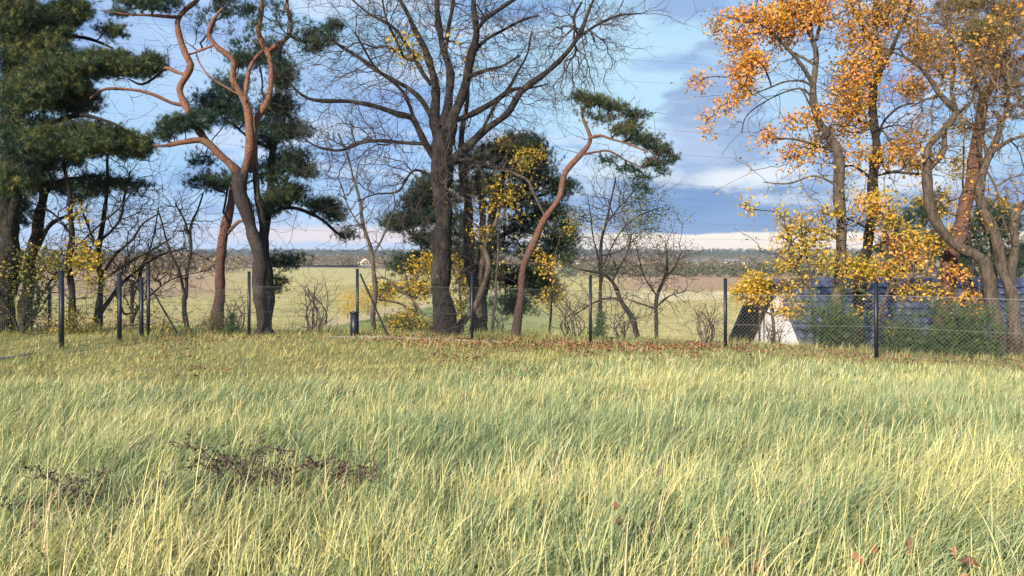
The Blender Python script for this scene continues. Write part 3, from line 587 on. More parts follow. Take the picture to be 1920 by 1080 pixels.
# 5 the big bare tree
oakL = [
 ([(835, 632, 50), (831, 580, 44), (828, 480, 38), (829, 400, 37), (830, 330, 42), (829, 285, 44), (832, 245, 40)],),
 ([(822, 262, 24), (813, 210, 20), (816, 150, 17), (803, 108, 15), (790, 77, 12), (770, 43, 10), (750, 0, 8), (735, -50, 6)], 0, .9),
 ([(828, 240, 24), (842, 190, 17), (843, 145, 16), (833, 100, 14), (825, 50, 12), (820, -5, 10), (815, -60, 8)], 0, 1.4),
 ([(834, 110, 7), (842, 60, 8), (846, 15, 7), (850, -50, 6)], .8, .4),
 ([(838, 270, 30), (848, 225, 24), (863, 190, 21), (877, 150, 18), (884, 100, 16), (891, 60, 14), (888, 15, 12), (886, -60, 9)], 0, -.9),
 ([(891, 62, 8), (908, 40, 9), (930, 22, 8), (962, -2, 7), (1000, -30, 5)], -.6, -1.5),
 ([(884, 105, 8), (905, 80, 8), (935, 62, 6), (975, 40, 5), (1010, 30, 3)], -.5, -.2),
 ([(848, 305, 20), (870, 280, 18), (898, 252, 16), (947, 217, 14), (980, 172, 13), (1020, 137, 12), (1060, 103, 10), (1084, 67, 9), (1100, 35, 7), (1118, -5, 5)], 0, -1.0),
 ([(1084, 70, 5), (1078, 35, 6), (1090, 5, 5)], -.9, -.6), ([(1082, 75, 5), (1120, 45, 5), (1160, 28, 4), (1200, 25, 3)], -.9, -1.6),
 ([(832, 245, 16), (850, 228, 13), (880, 218, 12), (920, 193, 11), (960, 168, 9), (990, 165, 5), (1030, 158, 3)], -.2, .5),
 ([(872, 148, 9), (900, 135, 8), (940, 125, 6), (975, 105, 4)], -.6, .6),
 ([(900, 250, 7), (935, 190, 6), (960, 150, 6), (985, 110, 4), (1000, 60, 3)], -.3, .8),
 ([(818, 300, 18), (800, 272, 15), (786, 245, 13), (773, 222, 12), (743, 213, 11), (707, 200, 10), (660, 190, 9), (607, 190, 8), (580, 186, 6), (557, 170, 5), (538, 145, 3)], 0, -1.3),
 ([(795, 270, 8), (745, 266, 7), (687, 266, 7), (640, 282, 6), (607, 277, 5), (573, 263, 3)], -.2, .9),
 ([(812, 225, 11), (790, 190, 10), (768, 168, 9), (727, 143, 9), (680, 113, 8), (627, 80, 6), (590, 50, 4)], 0, .9),
 ([(808, 158, 10), (777, 113, 8), (747, 63, 7), (713, 35, 6), (677, 15, 4), (640, -20, 3)], .3, 1.8),
 ([(778, 228, 8), (765, 190, 7), (740, 160, 6), (700, 120, 5), (668, 60, 4)], -.3, -1.4),
 ([(775, 113, 6), (755, 105, 6), (735, 60, 5), (720, 10, 4), (715, -30, 3)], .8, -.5),
 ([(834, 300, 7), (838, 330, 6), (828, 345, 4)], -.5, -.8),
 ([(810, 330, 6), (780, 318, 5), (762, 335, 5), (745, 360, 4), (700, 365, 3), (665, 380, 2)], -.1, -.8),
 ([(860, 300, 8), (885, 300, 7), (915, 312, 5), (955, 318, 4)], -.2, -.6)]
def oak_sel(e): return (wob(e[:, 0]*1.3, e[:, 2]*1.3, 1.7, 8) > .60) & (np.abs(e[:, 0]+1.7) < 2.6)
tree('bare_tree', 'large almost bare tree with thick grey trunk and spreading crown', 'tree', 20.0, oakL, bark='oak_bark', twigmat='twig', alpha=.42, rtip=.0034, rmax=.028, wig=.05,
     fill=4300, fsig=(.8, .8, .66), fbias=(0, 0, .12), fskip=.3, micro=(3, .30, .0032),
     clumps=[(640, 240, 90, 60, 150, -.6), (600, 120, 60, 60, 60, 0), (700, 320, 80, 40, 110, -.5), (1060, 160, 60, 60, 150, -.5), (1120, 90, 60, 60, 110, -.8), (1150, 30, 60, 25, 70, -.9), (1010, 60, 60, 50, 120, 0), (930, 30, 60, 40, 100), (720, 60, 60, 60, 120), (620, 320, 40, 40, 30, -.6), (1100, 170, 50, 40, 50, -.4)],
     parts=[lvs(5, .13, .14, 'yellow', 'foliage', None, .5, oak_sel, only=False)], sides=16)
# 6 multi-stem grey tree just behind it
tree('young_maple', 'grey multi-stemmed maple with sparse yellow leaves, close behind the big bare trunk', 'tree', 21.2,
     [([(896, 632, 28), (893, 580, 25), (883, 500, 23), (878, 420, 20), (872, 340, 19), (866, 270, 14), (872, 200, 9), (880, 140, 6)],),
      ([(897, 560, 20), (903, 480, 18), (905, 400, 14), (898, 330, 11), (905, 270, 7)], 0, .5),
      ([(858, 615, 13), (876, 592, 13), (895, 568, 13), (912, 525, 12), (917, 493, 12), (911, 462, 9), (925, 420, 8), (940, 380, 6), (958, 340, 4)], -.7, -.5),
      ([(916, 490, 7), (940, 492, 6), (975, 494, 5), (1010, 492, 3)], -.5, -.9), ([(912, 465, 5), (900, 430, 4), (880, 410, 3)], -.5, -.6),
      ([(870, 320, 8), (895, 312, 8), (930, 316, 7), (965, 328, 6), (990, 340, 5), (1005, 370, 5), (1020, 400, 4), (1040, 430, 3)], -.2, -1.0)],
     bark='maple_bark', twigmat='twig', fill=230, fsig=(.6, .5, .5), micro=(2, .25, .0035), clumps=[(880, 490, 30, 40, 30), (970, 300, 50, 40, 60), (900, 440, 30, 40, 30), (870, 540, 26, 40, 30)],
     parts=[lvs(6, .12, .17, 'yellow', 'foliage', None, .45, lambda e: wob(e[:, 0]*1.4, e[:, 2]*1.4, 2.2, 14) > .12, only=False)])
# 7 dark pine behind
tree('pine_tree', 'dark round pine mass behind the big bare tree', 'pine tree', 23.5,
     [([(905, 640, 22), (906, 560, 21), (915, 470, 18), (930, 380, 15), (950, 300, 11), (960, 260, 7)],),
      ([(912, 480, 9), (860, 440, 8), (800, 450, 6), (750, 425, 4)], 0, -.5), ([(918, 450, 9), (980, 430, 8), (1040, 460, 5)], 0, -.4), ([(912, 520, 8), (970, 530, 7), (1010, 560, 4)], 0, -.6),
      ([(930, 380, 8), (1000, 370, 7), (1050, 350, 4)], 0, .4), ([(928, 400, 8), (870, 350, 7), (800, 360, 4)], 0, .6)],
     bark='dark_bark', twigmat='dark_bark', micro=(1, .3, .003), alpha=.28, up=.1, fill=120, fsig=(.7, .5, .5),
     clumps=[(760, 500, 30, 12, 50), (820, 400, 30, 24, 60), (880, 300, 30, 26, 60), (1065, 470, 18, 30, 40), (950, 575, 30, 22, 40), (905, 480, 40, 40, 80), (980, 270, 36, 20, 116), (940, 290, 44, 26, 130), (1010, 300, 30, 30, 72), (990, 330, 44, 26, 145), (1050, 350, 30, 22, 87), (905, 345, 36, 26, 101), (960, 370, 50, 26, 130), (1030, 400, 40, 22, 108), (980, 420, 40, 22, 87),
             (1050, 440, 30, 26, 87), (1010, 470, 44, 22, 87), (940, 450, 40, 26, 58), (1000, 520, 44, 26, 116), (1030, 545, 26, 18, 52), (975, 570, 26, 24, 43), (940, 520, 30, 30, 58), (790, 375, 36, 20, 116), (770, 410, 46, 18, 130),
             (800, 345, 26, 16, 52), (800, 450, 30, 16, 87), (780, 490, 40, 18, 101), (850, 470, 30, 30, 58), (745, 425, 22, 10, 37), (850, 360, 30, 26, 58), (860, 420, 30, 26, 52), (880, 520, 20, 40, 52)],
     parts=[pnd(7, .125, .16), pnd_some(3, .13, 'pine_olive', .35, 1.6)])
# 8 windswept pine
LW[0] = .82
tree('pine_tree', 'slender leaning pine with reddish trunk and windswept crown on the end', 'pine tree', 19.6,
     [([(966, 632, 22), (972, 580, 19), (980, 520, 18), (998, 462, 17), (1020, 410, 16), (1046, 370, 15), (1062, 325, 14), (1088, 293, 13), (1107, 266, 12), (1104, 245, 10), (1094, 225, 8), (1086, 198, 6)],),
      ([(1107, 258, 7), (1125, 254, 7), (1150, 262, 6), (1180, 270, 5), (1215, 285, 3)], 0, -.4), ([(1092, 290, 6), (1115, 285, 5), (1140, 282, 5), (1175, 300, 4), (1210, 315, 3)], 0, .4),
      ([(1090, 205, 5), (1120, 195, 5), (1160, 205, 4), (1200, 215, 3)], 0, .2)],
     bark='pine_red', twigmat='dark_bark', micro=(1, .15, .003), alpha=.3, up=.03, flare=.35, fill=70, fsig=(.35, .35, .3), fskip=.75,
     clumps=[(1090, 182, 16, 8, 26), (1115, 190, 26, 8, 56), (1150, 200, 30, 8, 60), (1185, 213, 26, 7, 44), (1210, 217, 14, 5, 14), (1135, 222, 24, 10, 34), (1170, 245, 30, 10, 60), (1205, 262, 30, 11, 76), (1235, 280, 26, 11, 66), (1258, 297, 16, 9, 36),
             (1225, 305, 26, 8, 40), (1240, 322, 16, 7, 20), (1140, 300, 24, 8, 26), (1175, 318, 26, 8, 34), (1205, 332, 24, 8, 28), (1190, 350, 20, 8, 20), (1215, 358, 14, 7, 10), (1100, 205, 14, 14, 16), (1190, 230, 20, 6, 16)],
     parts=[pnd(2, .115, .07, .5), pnd_some(1, .12, 'brown_leaf', .3, 2.3, name='dry_needles'), pnd_some(2, .12, 'pine_olive', .1, 1.9)])
LW[0] = 1.0
# 9 slim pale saplings
tree('young_bare_tree', 'tall thin pale leafless sapling by the braced fence post', 'tree', 21.0,
     [([(700, 634, 11), (702, 570, 10), (698, 490, 9), (686, 430, 7), (672, 370, 6), (655, 310, 4), (636, 250, 3)],),
      ([(697, 480, 5), (720, 440, 4), (740, 380, 3)], 0, .3), ([(690, 440, 4), (660, 400, 3), (640, 350, 2)], 0, -.4), ([(700, 520, 4), (730, 525, 4), (770, 560, 4), (790, 590, 3)], 0, -.4)],
     bark='maple_bark', fill=240, fsig=(.55, .5, .55), micro=(2, .25, .003), alpha=.4)
tree('young_bare_tree', 'leafless forked grey sapling between two fence posts, next to the leaning red pine', 'tree', 21.5,
     [([(352, 640, 11), (350, 590, 10), (348, 553, 10)],), ([(349, 560, 7), (354, 500, 6), (356, 430, 6), (372, 390, 4), (384, 362, 3)], 0, .3), ([(348, 556, 7), (335, 510, 5), (312, 450, 4), (300, 400, 3)], 0, -.4), ([(354, 440, 4), (345, 410, 4), (330, 380, 3)], 0, -.2)],
     bark='oak_bark', fill=260, fsig=(.45, .45, .45), micro=(2, .25, .0033), alpha=.4)
LW[0] = .6
tree('willow_tree', 'thin upright multi-stemmed young tree with a few green leaves, behind the middle fence post', 'tree', 21.0,
     [([(1122, 640, 14), (1124, 560, 12), (1128, 480, 11), (1136, 420, 8), (1146, 370, 6), (1152, 330, 4)],), ([(1126, 520, 7), (1115, 450, 5), (1108, 400, 4), (1104, 370, 2)], 0, .3),
      ([(1130, 500, 6), (1155, 450, 5), (1190, 410, 4), (1235, 390, 2)], 0, -.4), ([(1136, 420, 5), (1170, 380, 4), (1195, 350, 2)], 0, .5), ([(1128, 480, 5), (1160, 470, 4), (1200, 440, 3)], 0, .2)],
     bark='oak_bark', fill=700, rtip=.0032, rmax=.015, fsig=(.5, .45, .5), micro=(2, .28, .0033), clumps=[(1215, 410, 30, 26, 40), (1250, 400, 16, 10, 12), (1090, 400, 30, 30, 30), (1180, 370, 40, 30, 30)], alpha=.4,
     parts=[lvs(7, .085, .14, 'green_leaf', 'foliage', OVAL, .6, lambda e: (wob(e[:, 0]*1.4, e[:, 2]*1.4, 2.2, 24) > .2) | ((e[:, 0] > 3.3) & (e[:, 2] > 2.0) & (e[:, 2] < 3.2)), only=False)])
LW[0] = .85
tree('bare_tree', 'leaning leafless tree bent to the left, next to the middle fence post', 'tree', 20.4,
     [([(1197, 640, 12), (1185, 600, 12), (1163, 565, 11), (1148, 530, 9), (1130, 512, 7), (1105, 508, 5), (1070, 500, 3)],), ([(1160, 560, 6), (1135, 560, 5), (1110, 570, 4), (1080, 590, 3)], 0, -.4), ([(1148, 528, 6), (1170, 480, 4), (1185, 440, 3)], 0, .3)],
     bark='oak_bark', fill=200, fsig=(.5, .45, .4), micro=(2, .22, .0033), alpha=.4)
tree('thorn_tree', 'small twiggy tree with dark brown clustered top leaves, in the fence bay nearest the roof', 'tree', 20.0,
     [([(1231, 645, 9), (1231, 600, 9), (1232, 560, 9), (1242, 525, 7), (1250, 490, 5), (1250, 460, 3)],), ([(1232, 555, 5), (1215, 530, 4), (1200, 490, 3), (1195, 465, 2)], 0, -.4), ([(1242, 525, 5), (1265, 500, 4), (1280, 470, 2)], 0, .3), ([(1231, 575, 5), (1255, 555, 4), (1290, 545, 2)], 0, -.2), ([(1231, 580, 5), (1205, 570, 4), (1175, 560, 2)], 0, .3)],
     bark='dark_bark', fill=380, fsig=(.38, .4, .38), micro=(2, .2, .0033), alpha=.4, parts=[lvs(5, .07, .12, 'brown_leaf', 'foliage', OVAL, .35, lambda e: e[:, 2] > 1.35, only=False)])
LW[0] = .8
# left tangle of bare understorey trees
def lean_tree(label, Y, limbs, n=180, sig=(.5, .5, .45), lv=None, **k):
    tree('understorey_tree', label, 'tree', Y, limbs, 'bare trees behind the panel fence', bark='dark_bark', twigmat='dark_bark', fill=int(n*1.9), fsig=sig, micro=(2, .25, .0032), rtip=.0036, alpha=.4, parts=[lv] if lv else (), **k)
lean_tree('dark slim trunk with yellow maple leaves halfway up, behind the panel fence', 20.6, [([(137, 645, 17), (136, 580, 17), (132, 500, 15), (133, 420, 13), (128, 350, 10), (120, 290, 6)],), ([(134, 440, 6), (100, 400, 5), (60, 380, 3)], 0, .3), ([(133, 470, 6), (180, 430, 5), (230, 380, 4), (260, 330, 2)], 0, -.3)], 200,
     clumps=[(160, 490, 36, 24, 46, -.6), (150, 460, 26, 10, 16, -.6), (178, 530, 16, 18, 16, -.6), (145, 395, 16, 20, 14, -.3)], lv=lvs(7, .12, .13, 'yellow', 'foliage', None, .35, lambda e: np.arange(len(e)) < 92))
lean_tree('dark crooked tree with branches arching right, behind the panel fence', 21.4, [([(165, 650, 16), (178, 600, 15), (187, 540, 13), (188, 480, 12), (192, 420, 11), (200, 340, 8), (205, 290, 5)],), ([(187, 520, 8), (215, 480, 7), (245, 450, 6), (270, 420, 5), (300, 400, 3)], 0, -.4), ([(190, 450, 7), (222, 420, 6), (232, 370, 5), (240, 320, 3)], 0, .5), ([(188, 470, 6), (160, 420, 5), (150, 380, 3)], 0, .4), ([(187, 530, 7), (230, 500, 6), (280, 470, 5), (320, 445, 3)], 0, .2)], 420, (.6, .5, .55))
lean_tree('dark tree leaning right with a long low branch, behind the corner fence post', 22.0, [([(160, 655, 14), (180, 610, 13), (200, 570, 11), (225, 535, 9), (260, 505, 7), (300, 480, 5), (350, 465, 3)],), ([(215, 548, 6), (240, 590, 5), (275, 560, 4), (330, 520, 3), (400, 505, 2)], 0, .3)], 240, (.5, .5, .45))
lean_tree('low bent tree with scattered ochre leaves, beside the broad pine foot', 20.8, [([(50, 655, 12), (60, 600, 11), (70, 560, 9), (60, 510, 7), (40, 470, 5)],), ([(66, 570, 6), (100, 520, 5), (120, 480, 3)], 0, -.3), ([(60, 540, 6), (30, 520, 4), (0, 480, 3)], 0, .3)], 300, (.5, .5, .6), lv=lvs(4, .11, .16, 'yellow', 'foliage', None, .12, lambda e: wob(e[:, 0]*2, e[:, 2]*2, 2, 44) > .0, only=False))
lean_tree('thin twisted tree in front of brown fields, between the panel fence posts', 22.5, [([(245, 650, 9), (250, 600, 8), (268, 560, 7), (262, 510, 6), (285, 450, 4), (300, 390, 3)],), ([(268, 555, 5), (240, 520, 4), (215, 500, 2)], 0, -.3)], 260, (.6, .5, .5), lv=lvs(3, .1, .14, 'yellow', 'foliage', None, .25, lambda e: wob(e[:, 0]*2, e[:, 2]*2, 2, 45) > .35, only=False))

LW[0] = 1.0
# ------------------------------------------------------------------ right hand group
tree('maple_tree', 'tall straight grey maple with orange crown, the one nearest the open sky', 'maple tree', 18.6,
     [([(1572, 660, 24), (1572, 570, 22), (1575, 470, 21), (1577, 370, 21), (1570, 293, 21), (1556, 262, 18), (1534, 233, 15), (1528, 187, 14), (1530, 133, 12), (1530, 98, 11), (1518, 60, 9), (1512, 0, 7), (1508, -60, 5)],),
      ([(1528, 168, 9), (1506, 123, 8), (1483, 97, 7), (1460, 73, 6), (1432, 50, 5), (1400, 35, 3)], 0, -.7), ([(1525, 120, 5), (1500, 105, 5), (1475, 92, 4)], 0, .5),
      ([(1531, 75, 7), (1540, 35, 6), (1550, 0, 5), (1558, -50, 3)], 0, .6), ([(1518, 63, 6), (1495, 35, 5), (1473, 7, 4), (1460, -30, 3)], 0, .3),
      ([(1524, 165, 5), (1508, 152, 5), (1473, 152, 4), (1438, 166, 3), (1410, 180, 2)], 0, -.4), ([(1527, 190, 4), (1500, 165, 4), (1450, 182, 3), (1405, 215, 2), (1390, 250, 2)], 0, .3),
      ([(1568, 285, 7), (1530, 270, 5), (1490, 262, 4), (1450, 260, 3)], 0, -.5), ([(1574, 450, 6), (1530, 430, 5), (1490, 450, 3), (1450, 490, 2)], 0, -.6), ([(1573, 350, 6), (1530, 330, 4), (1480, 345, 3), (1430, 340, 2)], 0, .4)],
     bark='maple_bark', fill=420, fsig=(.6, .6, .5), fskip=.35, micro=(2, .25, .0036), alpha=.4, rmax=.03,
     clumps=[(1420, 40, 60, 26, 60, -.5), (1350, 45, 34, 20, 26, -.5), (1390, 75, 36, 18, 30, -.4), (1475, 40, 50, 40, 60), (1405, 115, 36, 18, 46, -.5), (1395, 140, 30, 10, 22, -.5), (1310, 152, 16, 10, 10, -.5), (1385, 175, 22, 22, 20, -.4), (1360, 200, 12, 14, 9, -.4), (1320, 222, 18, 7, 8, -.4), (1330, 250, 8, 5, 3),
             (1465, 70, 30, 30, 40), (1500, 15, 50, 30, 60), (1560, 20, 50, 40, 40), (1500, 225, 40, 12, 16), (1560, 215, 40, 26, 34), (1440, 255, 20, 16, 14), (1500, 285, 40, 22, 30)],
     parts=[lvs(15, .112, .13, 'orange', 'foliage', None, .62, lambda e: (e[:, 2] > 4.0) & (wob(e[:, 0]*1.5, e[:, 2]*1.5, 2.0, 91) > -.35)), ('lower_foliage', 'yellow', lambda e, d, nc: leaves(e[(e[:, 2] < 4.0)], 3, .11, .15, None, .5) if (e[:, 2] < 4).any() else None)])
tree('maple_tree', 'dark twin-leader maple with orange and yellow crown, between the grey maple and the reddish pine', 'maple tree', 19.4,
     [([(1605, 660, 24), (1612, 560, 23), (1620, 483, 22), (1633, 417, 20), (1640, 350, 19), (1642, 290, 18), (1638, 233, 16), (1633, 195, 15), (1641, 160, 14), (1654, 130, 14), (1645, 83, 12), (1640, 33, 9), (1645, -40, 7)],),
      ([(1650, 135, 10), (1672, 95, 9), (1690, 55, 7), (1705, 10, 5), (1715, -40, 4)], 0, -.6), ([(1648, 100, 8), (1625, 60, 7), (1600, 25, 6), (1585, -20, 4)], 0, .6),
      ([(1645, 260, 6), (1660, 225, 5), (1685, 200, 4), (1710, 195, 3)], 0, -.5), ([(1641, 330, 6), (1675, 322, 6), (1710, 324, 6), (1735, 326, 5)], 0, -.4), ([(1640, 340, 6), (1600, 310, 5), (1570, 320, 3)], 0, .5),
      ([(1625, 470, 6), (1670, 450, 5), (1720, 440, 3)], 0, -.8), ([(1630, 430, 5), (1590, 410, 4), (1540, 400, 3)], 0, .5)],
     bark='oak_bark', fill=560, fsig=(.65, .6, .55), fskip=.3, micro=(2, .25, .0036), alpha=.4, rmax=.03,
     clumps=[(1600, 60, 50, 50, 50), (1640, 20, 60, 40, 70), (1690, 30, 50, 40, 60), (1740, 100, 40, 40, 60), (1590, 140, 46, 36, 70), (1600, 190, 46, 26, 70), (1560, 160, 30, 30, 40), (1640, 110, 30, 50, 50), (1700, 165, 36, 16, 46), (1720, 90, 30, 30, 40),
             (1590, 235, 50, 26, 46), (1540, 260, 36, 22, 30), (1650, 130, 24, 24, 30), (1700, 250, 40, 40, 50), (1670, 290, 50, 20, 46), (1720, 300, 30, 26, 30), (1600, 290, 46, 26, 30)],
     parts=[lvs(15, .112, .13, 'orange', 'foliage', None, .48, lambda e: (e[:, 2] > 3.4) & (wob(e[:, 0]*1.5, e[:, 2]*1.5, 2.0, 92) > -.35)), ('lower_foliage', 'yellow', lambda e, d, nc: leaves(e[(e[:, 2] < 3.6)], 4, .11, .16, None, .45) if (e[:, 2] < 3.6).any() else None)])
tree('pine_tree', 'leaning pine with reddish scaly trunk, between the maples and the pale twisted trunks', 'pine tree', 18.4,
     [([(1762, 640, 32), (1770, 577, 30), (1783, 493, 29), (1800, 427, 28), (1816, 360, 26), (1830, 300, 24), (1836, 233, 21), (1847, 180, 19), (1862, 155, 14), (1880, 130, 8), (1890, 60, 6)],),
      ([(1845, 190, 9), (1820, 140, 7), (1790, 90, 6), (1770, 40, 4), (1760, -20, 3)], 0, -.5), ([(1850, 175, 8), (1870, 110, 7), (1880, 40, 5), (1890, -40, 4)], 0, .5), ([(1860, 155, 8), (1900, 120, 6), (1940, 90, 4)], 0, -.6)],
     bark='pine_red', twigmat='twig_warm', fill=260, fsig=(.6, .5, .5), fskip=.6, micro=(2, .25, .004), alpha=.35, up=.02,
     clumps=[(1800, 20, 50, 30, 90, .2), (1830, 60, 50, 30, 90, -.2), (1810, 5, 40, 12, 40), (1880, 50, 50, 50, 130), (1860, 120, 50, 30, 60), (1900, 140, 40, 40, 70), (1890, 0, 60, 30, 90), (1900, 200, 30, 40, 34), (1990, 80, 60, 90, 120), (1850, 240, 20, 12, 8)],
     parts=[('foliage', 'olive_twig', lambda e, d, nc: needles(e[:nc], d[:nc], 2, .14, .15, .2)), pnd_some(3, .16, 'pine_olive', .1, 1.7, 5.6)])
LW[0] = .87
tree('twisted_tree', 'pale sinuous trunk curling left then right in front of the reddish pine', 'tree', 17.4,
     [([(1890, 670, 32), (1876, 620, 31), (1860, 555, 29), (1848, 505, 29), (1830, 480, 26), (1795, 462, 24), (1768, 435, 22), (1750, 395, 22), (1740, 350, 22), (1735, 305, 19), (1740, 272, 16), (1765, 245, 15), (1788, 222, 16), (1796, 208, 16)],),
      ([(1796, 210, 14), (1775, 190, 13), (1758, 168, 12), (1735, 140, 8), (1700, 110, 5), (1660, 90, 3)], 0, -.5), ([(1740, 320, 12), (1762, 290, 12), (1772, 255, 11), (1775, 230, 10)], 0, .2),
      ([(1794, 210, 9), (1785, 170, 8), (1790, 130, 6), (1780, 80, 4), (1775, 40, 3)], 0, .5), ([(1800, 208, 9), (1822, 190, 8), (1830, 150, 6), (1845, 110, 4)], 0, -.5), ([(1840, 500, 8), (1860, 470, 7), (1855, 430, 4)], 0, -.2), ([(1768, 180, 7), (1740, 185, 5), (1710, 200, 3)], 0, .4)],
     bark='maple_bark', twigmat='twig_warm', fill=460, fsig=(.5, .5, .45), fskip=.75, fbias=(0, 0, .25), micro=(3, .26, .0042), alpha=.35, flare=.2, rmax=.03,
     clumps=[(1760, 110, 50, 40, 90), (1800, 130, 50, 50, 90), (1750, 60, 60, 40, 60), (1850, 90, 50, 60, 90)],
     parts=[lvs(3, .10, .15, 'orange', 'foliage', None, .45, lambda e: (wob(e[:, 0]*1.4, e[:, 2]*1.4, 2.0, 61) > .15), only=False)])
tree('twisted_tree', 'pale twin trunk leaning apart at the frame edge, right of the sinuous trunk', 'tree', 16.9,
     [([(1910, 680, 30), (1904, 640, 29), (1895, 560, 27), (1884, 500, 25), (1868, 450, 24), (1845, 395, 24), (1832, 365, 22), (1836, 335, 18), (1850, 305, 17), (1866, 275, 15), (1877, 240, 12), (1872, 215, 9), (1862, 207, 6)],),
      ([(1895, 540, 18), (1897, 480, 18), (1902, 430, 18), (1912, 395, 17), (1935, 370, 14), (1960, 330, 9)], 0, .3), ([(1868, 280, 9), (1895, 262, 8), (1925, 255, 6), (1960, 240, 4)], 0, -.4), ([(1840, 330, 9), (1848, 290, 8), (1838, 250, 6), (1830, 200, 4)], 0, .5),
      ([(1870, 230, 6), (1900, 200, 5), (1930, 170, 4)], 0, .4), ([(1876, 240, 5), (1890, 200, 4), (1880, 160, 3)], 0, -.4), ([(1850, 320, 5), (1870, 360, 4), (1885, 420, 4), (1898, 450, 3)], -.1, -.2)],
     bark='maple_bark', twigmat='twig_warm', fill=520, fsig=(.55, .5, .5), fskip=.7, fbias=(0, 0, .3), micro=(3, .26, .0042), alpha=.35, flare=.2, rmax=.03,
     clumps=[(1880, 150, 50, 50, 110), (1900, 60, 60, 60, 110), (1960, 150, 50, 90, 110), (1840, 130, 40, 50, 60)],
     parts=[lvs(3, .10, .15, 'orange', 'foliage', None, .4, lambda e: (wob(e[:, 0]*1.4, e[:, 2]*1.4, 2.0, 63) > .3), only=False)])
LW[0] = 1.0
tree('pine_tree', 'dark pine showing low behind the right trunks, over the roof ridge', 'pine tree', 33.0,
     [([(1800, 560, 12), (1805, 480, 11), (1812, 400, 8), (1815, 350, 4)],), ([(1806, 450, 6), (1860, 440, 4), (1900, 450, 3)], 0, .5), ([(1806, 460, 6), (1740, 440, 4), (1690, 440, 3)], 0, .5)],
     bark='dark_bark', twigmat='dark_bark', micro=None, clumps=[(1700, 420, 40, 26, 60), (1740, 395, 36, 22, 50), (1850, 430, 60, 36, 110), (1900, 480, 40, 36, 90), (1860, 400, 40, 20, 50), (1680, 460, 36, 22, 50), (1830, 480, 40, 30, 60), (1770, 460, 50, 30, 70), (1900, 410, 30, 30, 40)], parts=[pnd(4, .24, .2)])
# ------------------------------------------------------------------ bushes and young maples
def bush(name, label, cat, Y, stems, clumps, parts, group=None, bark='twig', fill=0, micro=(1, .2, .003), **k):
    tree(name, label, cat, Y, stems, group, bark=bark, twigmat=bark, clumps=clumps, parts=parts, fill=fill, micro=micro, flare=0, skip=.1, fskip=.1, sides=7, **k)
yl = lambda n=6, s=.12, mean=.5, m_='yellow', nm='foliage': lvs(n*2-2, s*.95, .11, m_, nm, None, mean, lambda e: wob(e[:, 0]*2.2, e[:, 2]*2.6, 2.2, 99) > -.38)
bush('young_maple_tree', 'young maple spreading flat yellow sprays left of the big trunk', 'sapling', 21.5, [([(790, 634, 6), (785, 590, 6), (770, 550, 5), (760, 510, 3)],), ([(786, 590, 4), (750, 570, 4), (700, 560, 2)], 0, -.3), ([(780, 560, 4), (800, 520, 3)], 0, .3)],
     [(790, 500, 34, 14, 34), (760, 540, 50, 14, 60), (800, 545, 36, 16, 44), (710, 545, 36, 14, 30), (780, 515, 40, 10, 26), (765, 590, 30, 20, 20), (810, 480, 20, 12, 12)], [yl(6, .12, .45)])
bush('young_maple_tree', 'low bushy yellow maple at the foot of the big trunk', 'sapling', 20.6, [([(770, 640, 5), (768, 610, 4), (760, 590, 3)],), ([(768, 612, 3), (800, 590, 2)], 0, .2)],
     [(750, 605, 50, 16, 70), (800, 610, 30, 12, 30), (720, 615, 26, 10, 20)], [yl(6, .10, .3)])
bush('young_maple_tree', 'greenish yellow maple sapling tucked between the two grey trunks', 'sapling', 22.0, [([(868, 636, 5), (866, 590, 5), (862, 540, 4), (866, 500, 3)],)],
     [(862, 580, 16, 22, 26), (858, 500, 20, 22, 22), (876, 540, 18, 22, 20)], [yl(6, .11, .25)])
bush('young_maple_tree', 'yellow leaved sapling in front of the dark pine mass', 'sapling', 20.6, [([(925, 600, 5), (930, 520, 5), (938, 440, 4), (950, 380, 3), (960, 300, 2)],)],
     [(980, 300, 26, 16, 26), (950, 372, 26, 14, 16), (1010, 290, 20, 10, 12), (930, 345, 16, 30, 14), (945, 270, 16, 10, 10), (900, 440, 30, 16, 18), (915, 385, 20, 14, 10)], [yl(6, .11, .42)])
bush('young_maple_tree', 'sparse yellow sapling hanging by the leaning reddish trunk', 'sapling', 21.2, [([(1030, 620, 4), (1035, 560, 4), (1040, 500, 3), (1050, 430, 2)],)],
     [(1025, 500, 22, 20, 20), (1045, 550, 16, 14, 16), (1022, 566, 14, 10, 10), (1072, 420, 14, 12, 10), (1000, 470, 20, 20, 10)], [yl(6, .11, .45)])
bush('young_maple_tree', 'bright golden maple beside the gable of the tiled house', 'sapling', 18.2, [([(1452, 660, 6), (1448, 600, 6), (1440, 555, 5), (1425, 530, 3)],), ([(1446, 590, 4), (1410, 570, 3), (1385, 560, 2)], 0, -.2)],
     [(1420, 530, 34, 16, 60), (1400, 550, 30, 16, 46), (1430, 552, 34, 12, 36), (1465, 545, 26, 16, 34), (1470, 580, 26, 12, 18)], [yl(7, .11, .62), ('lower_foliage', 'orange', lambda e, d, nc: leaves(e[:nc][e[:nc, 2] < .4], 3, .11, .15, None, .5))])
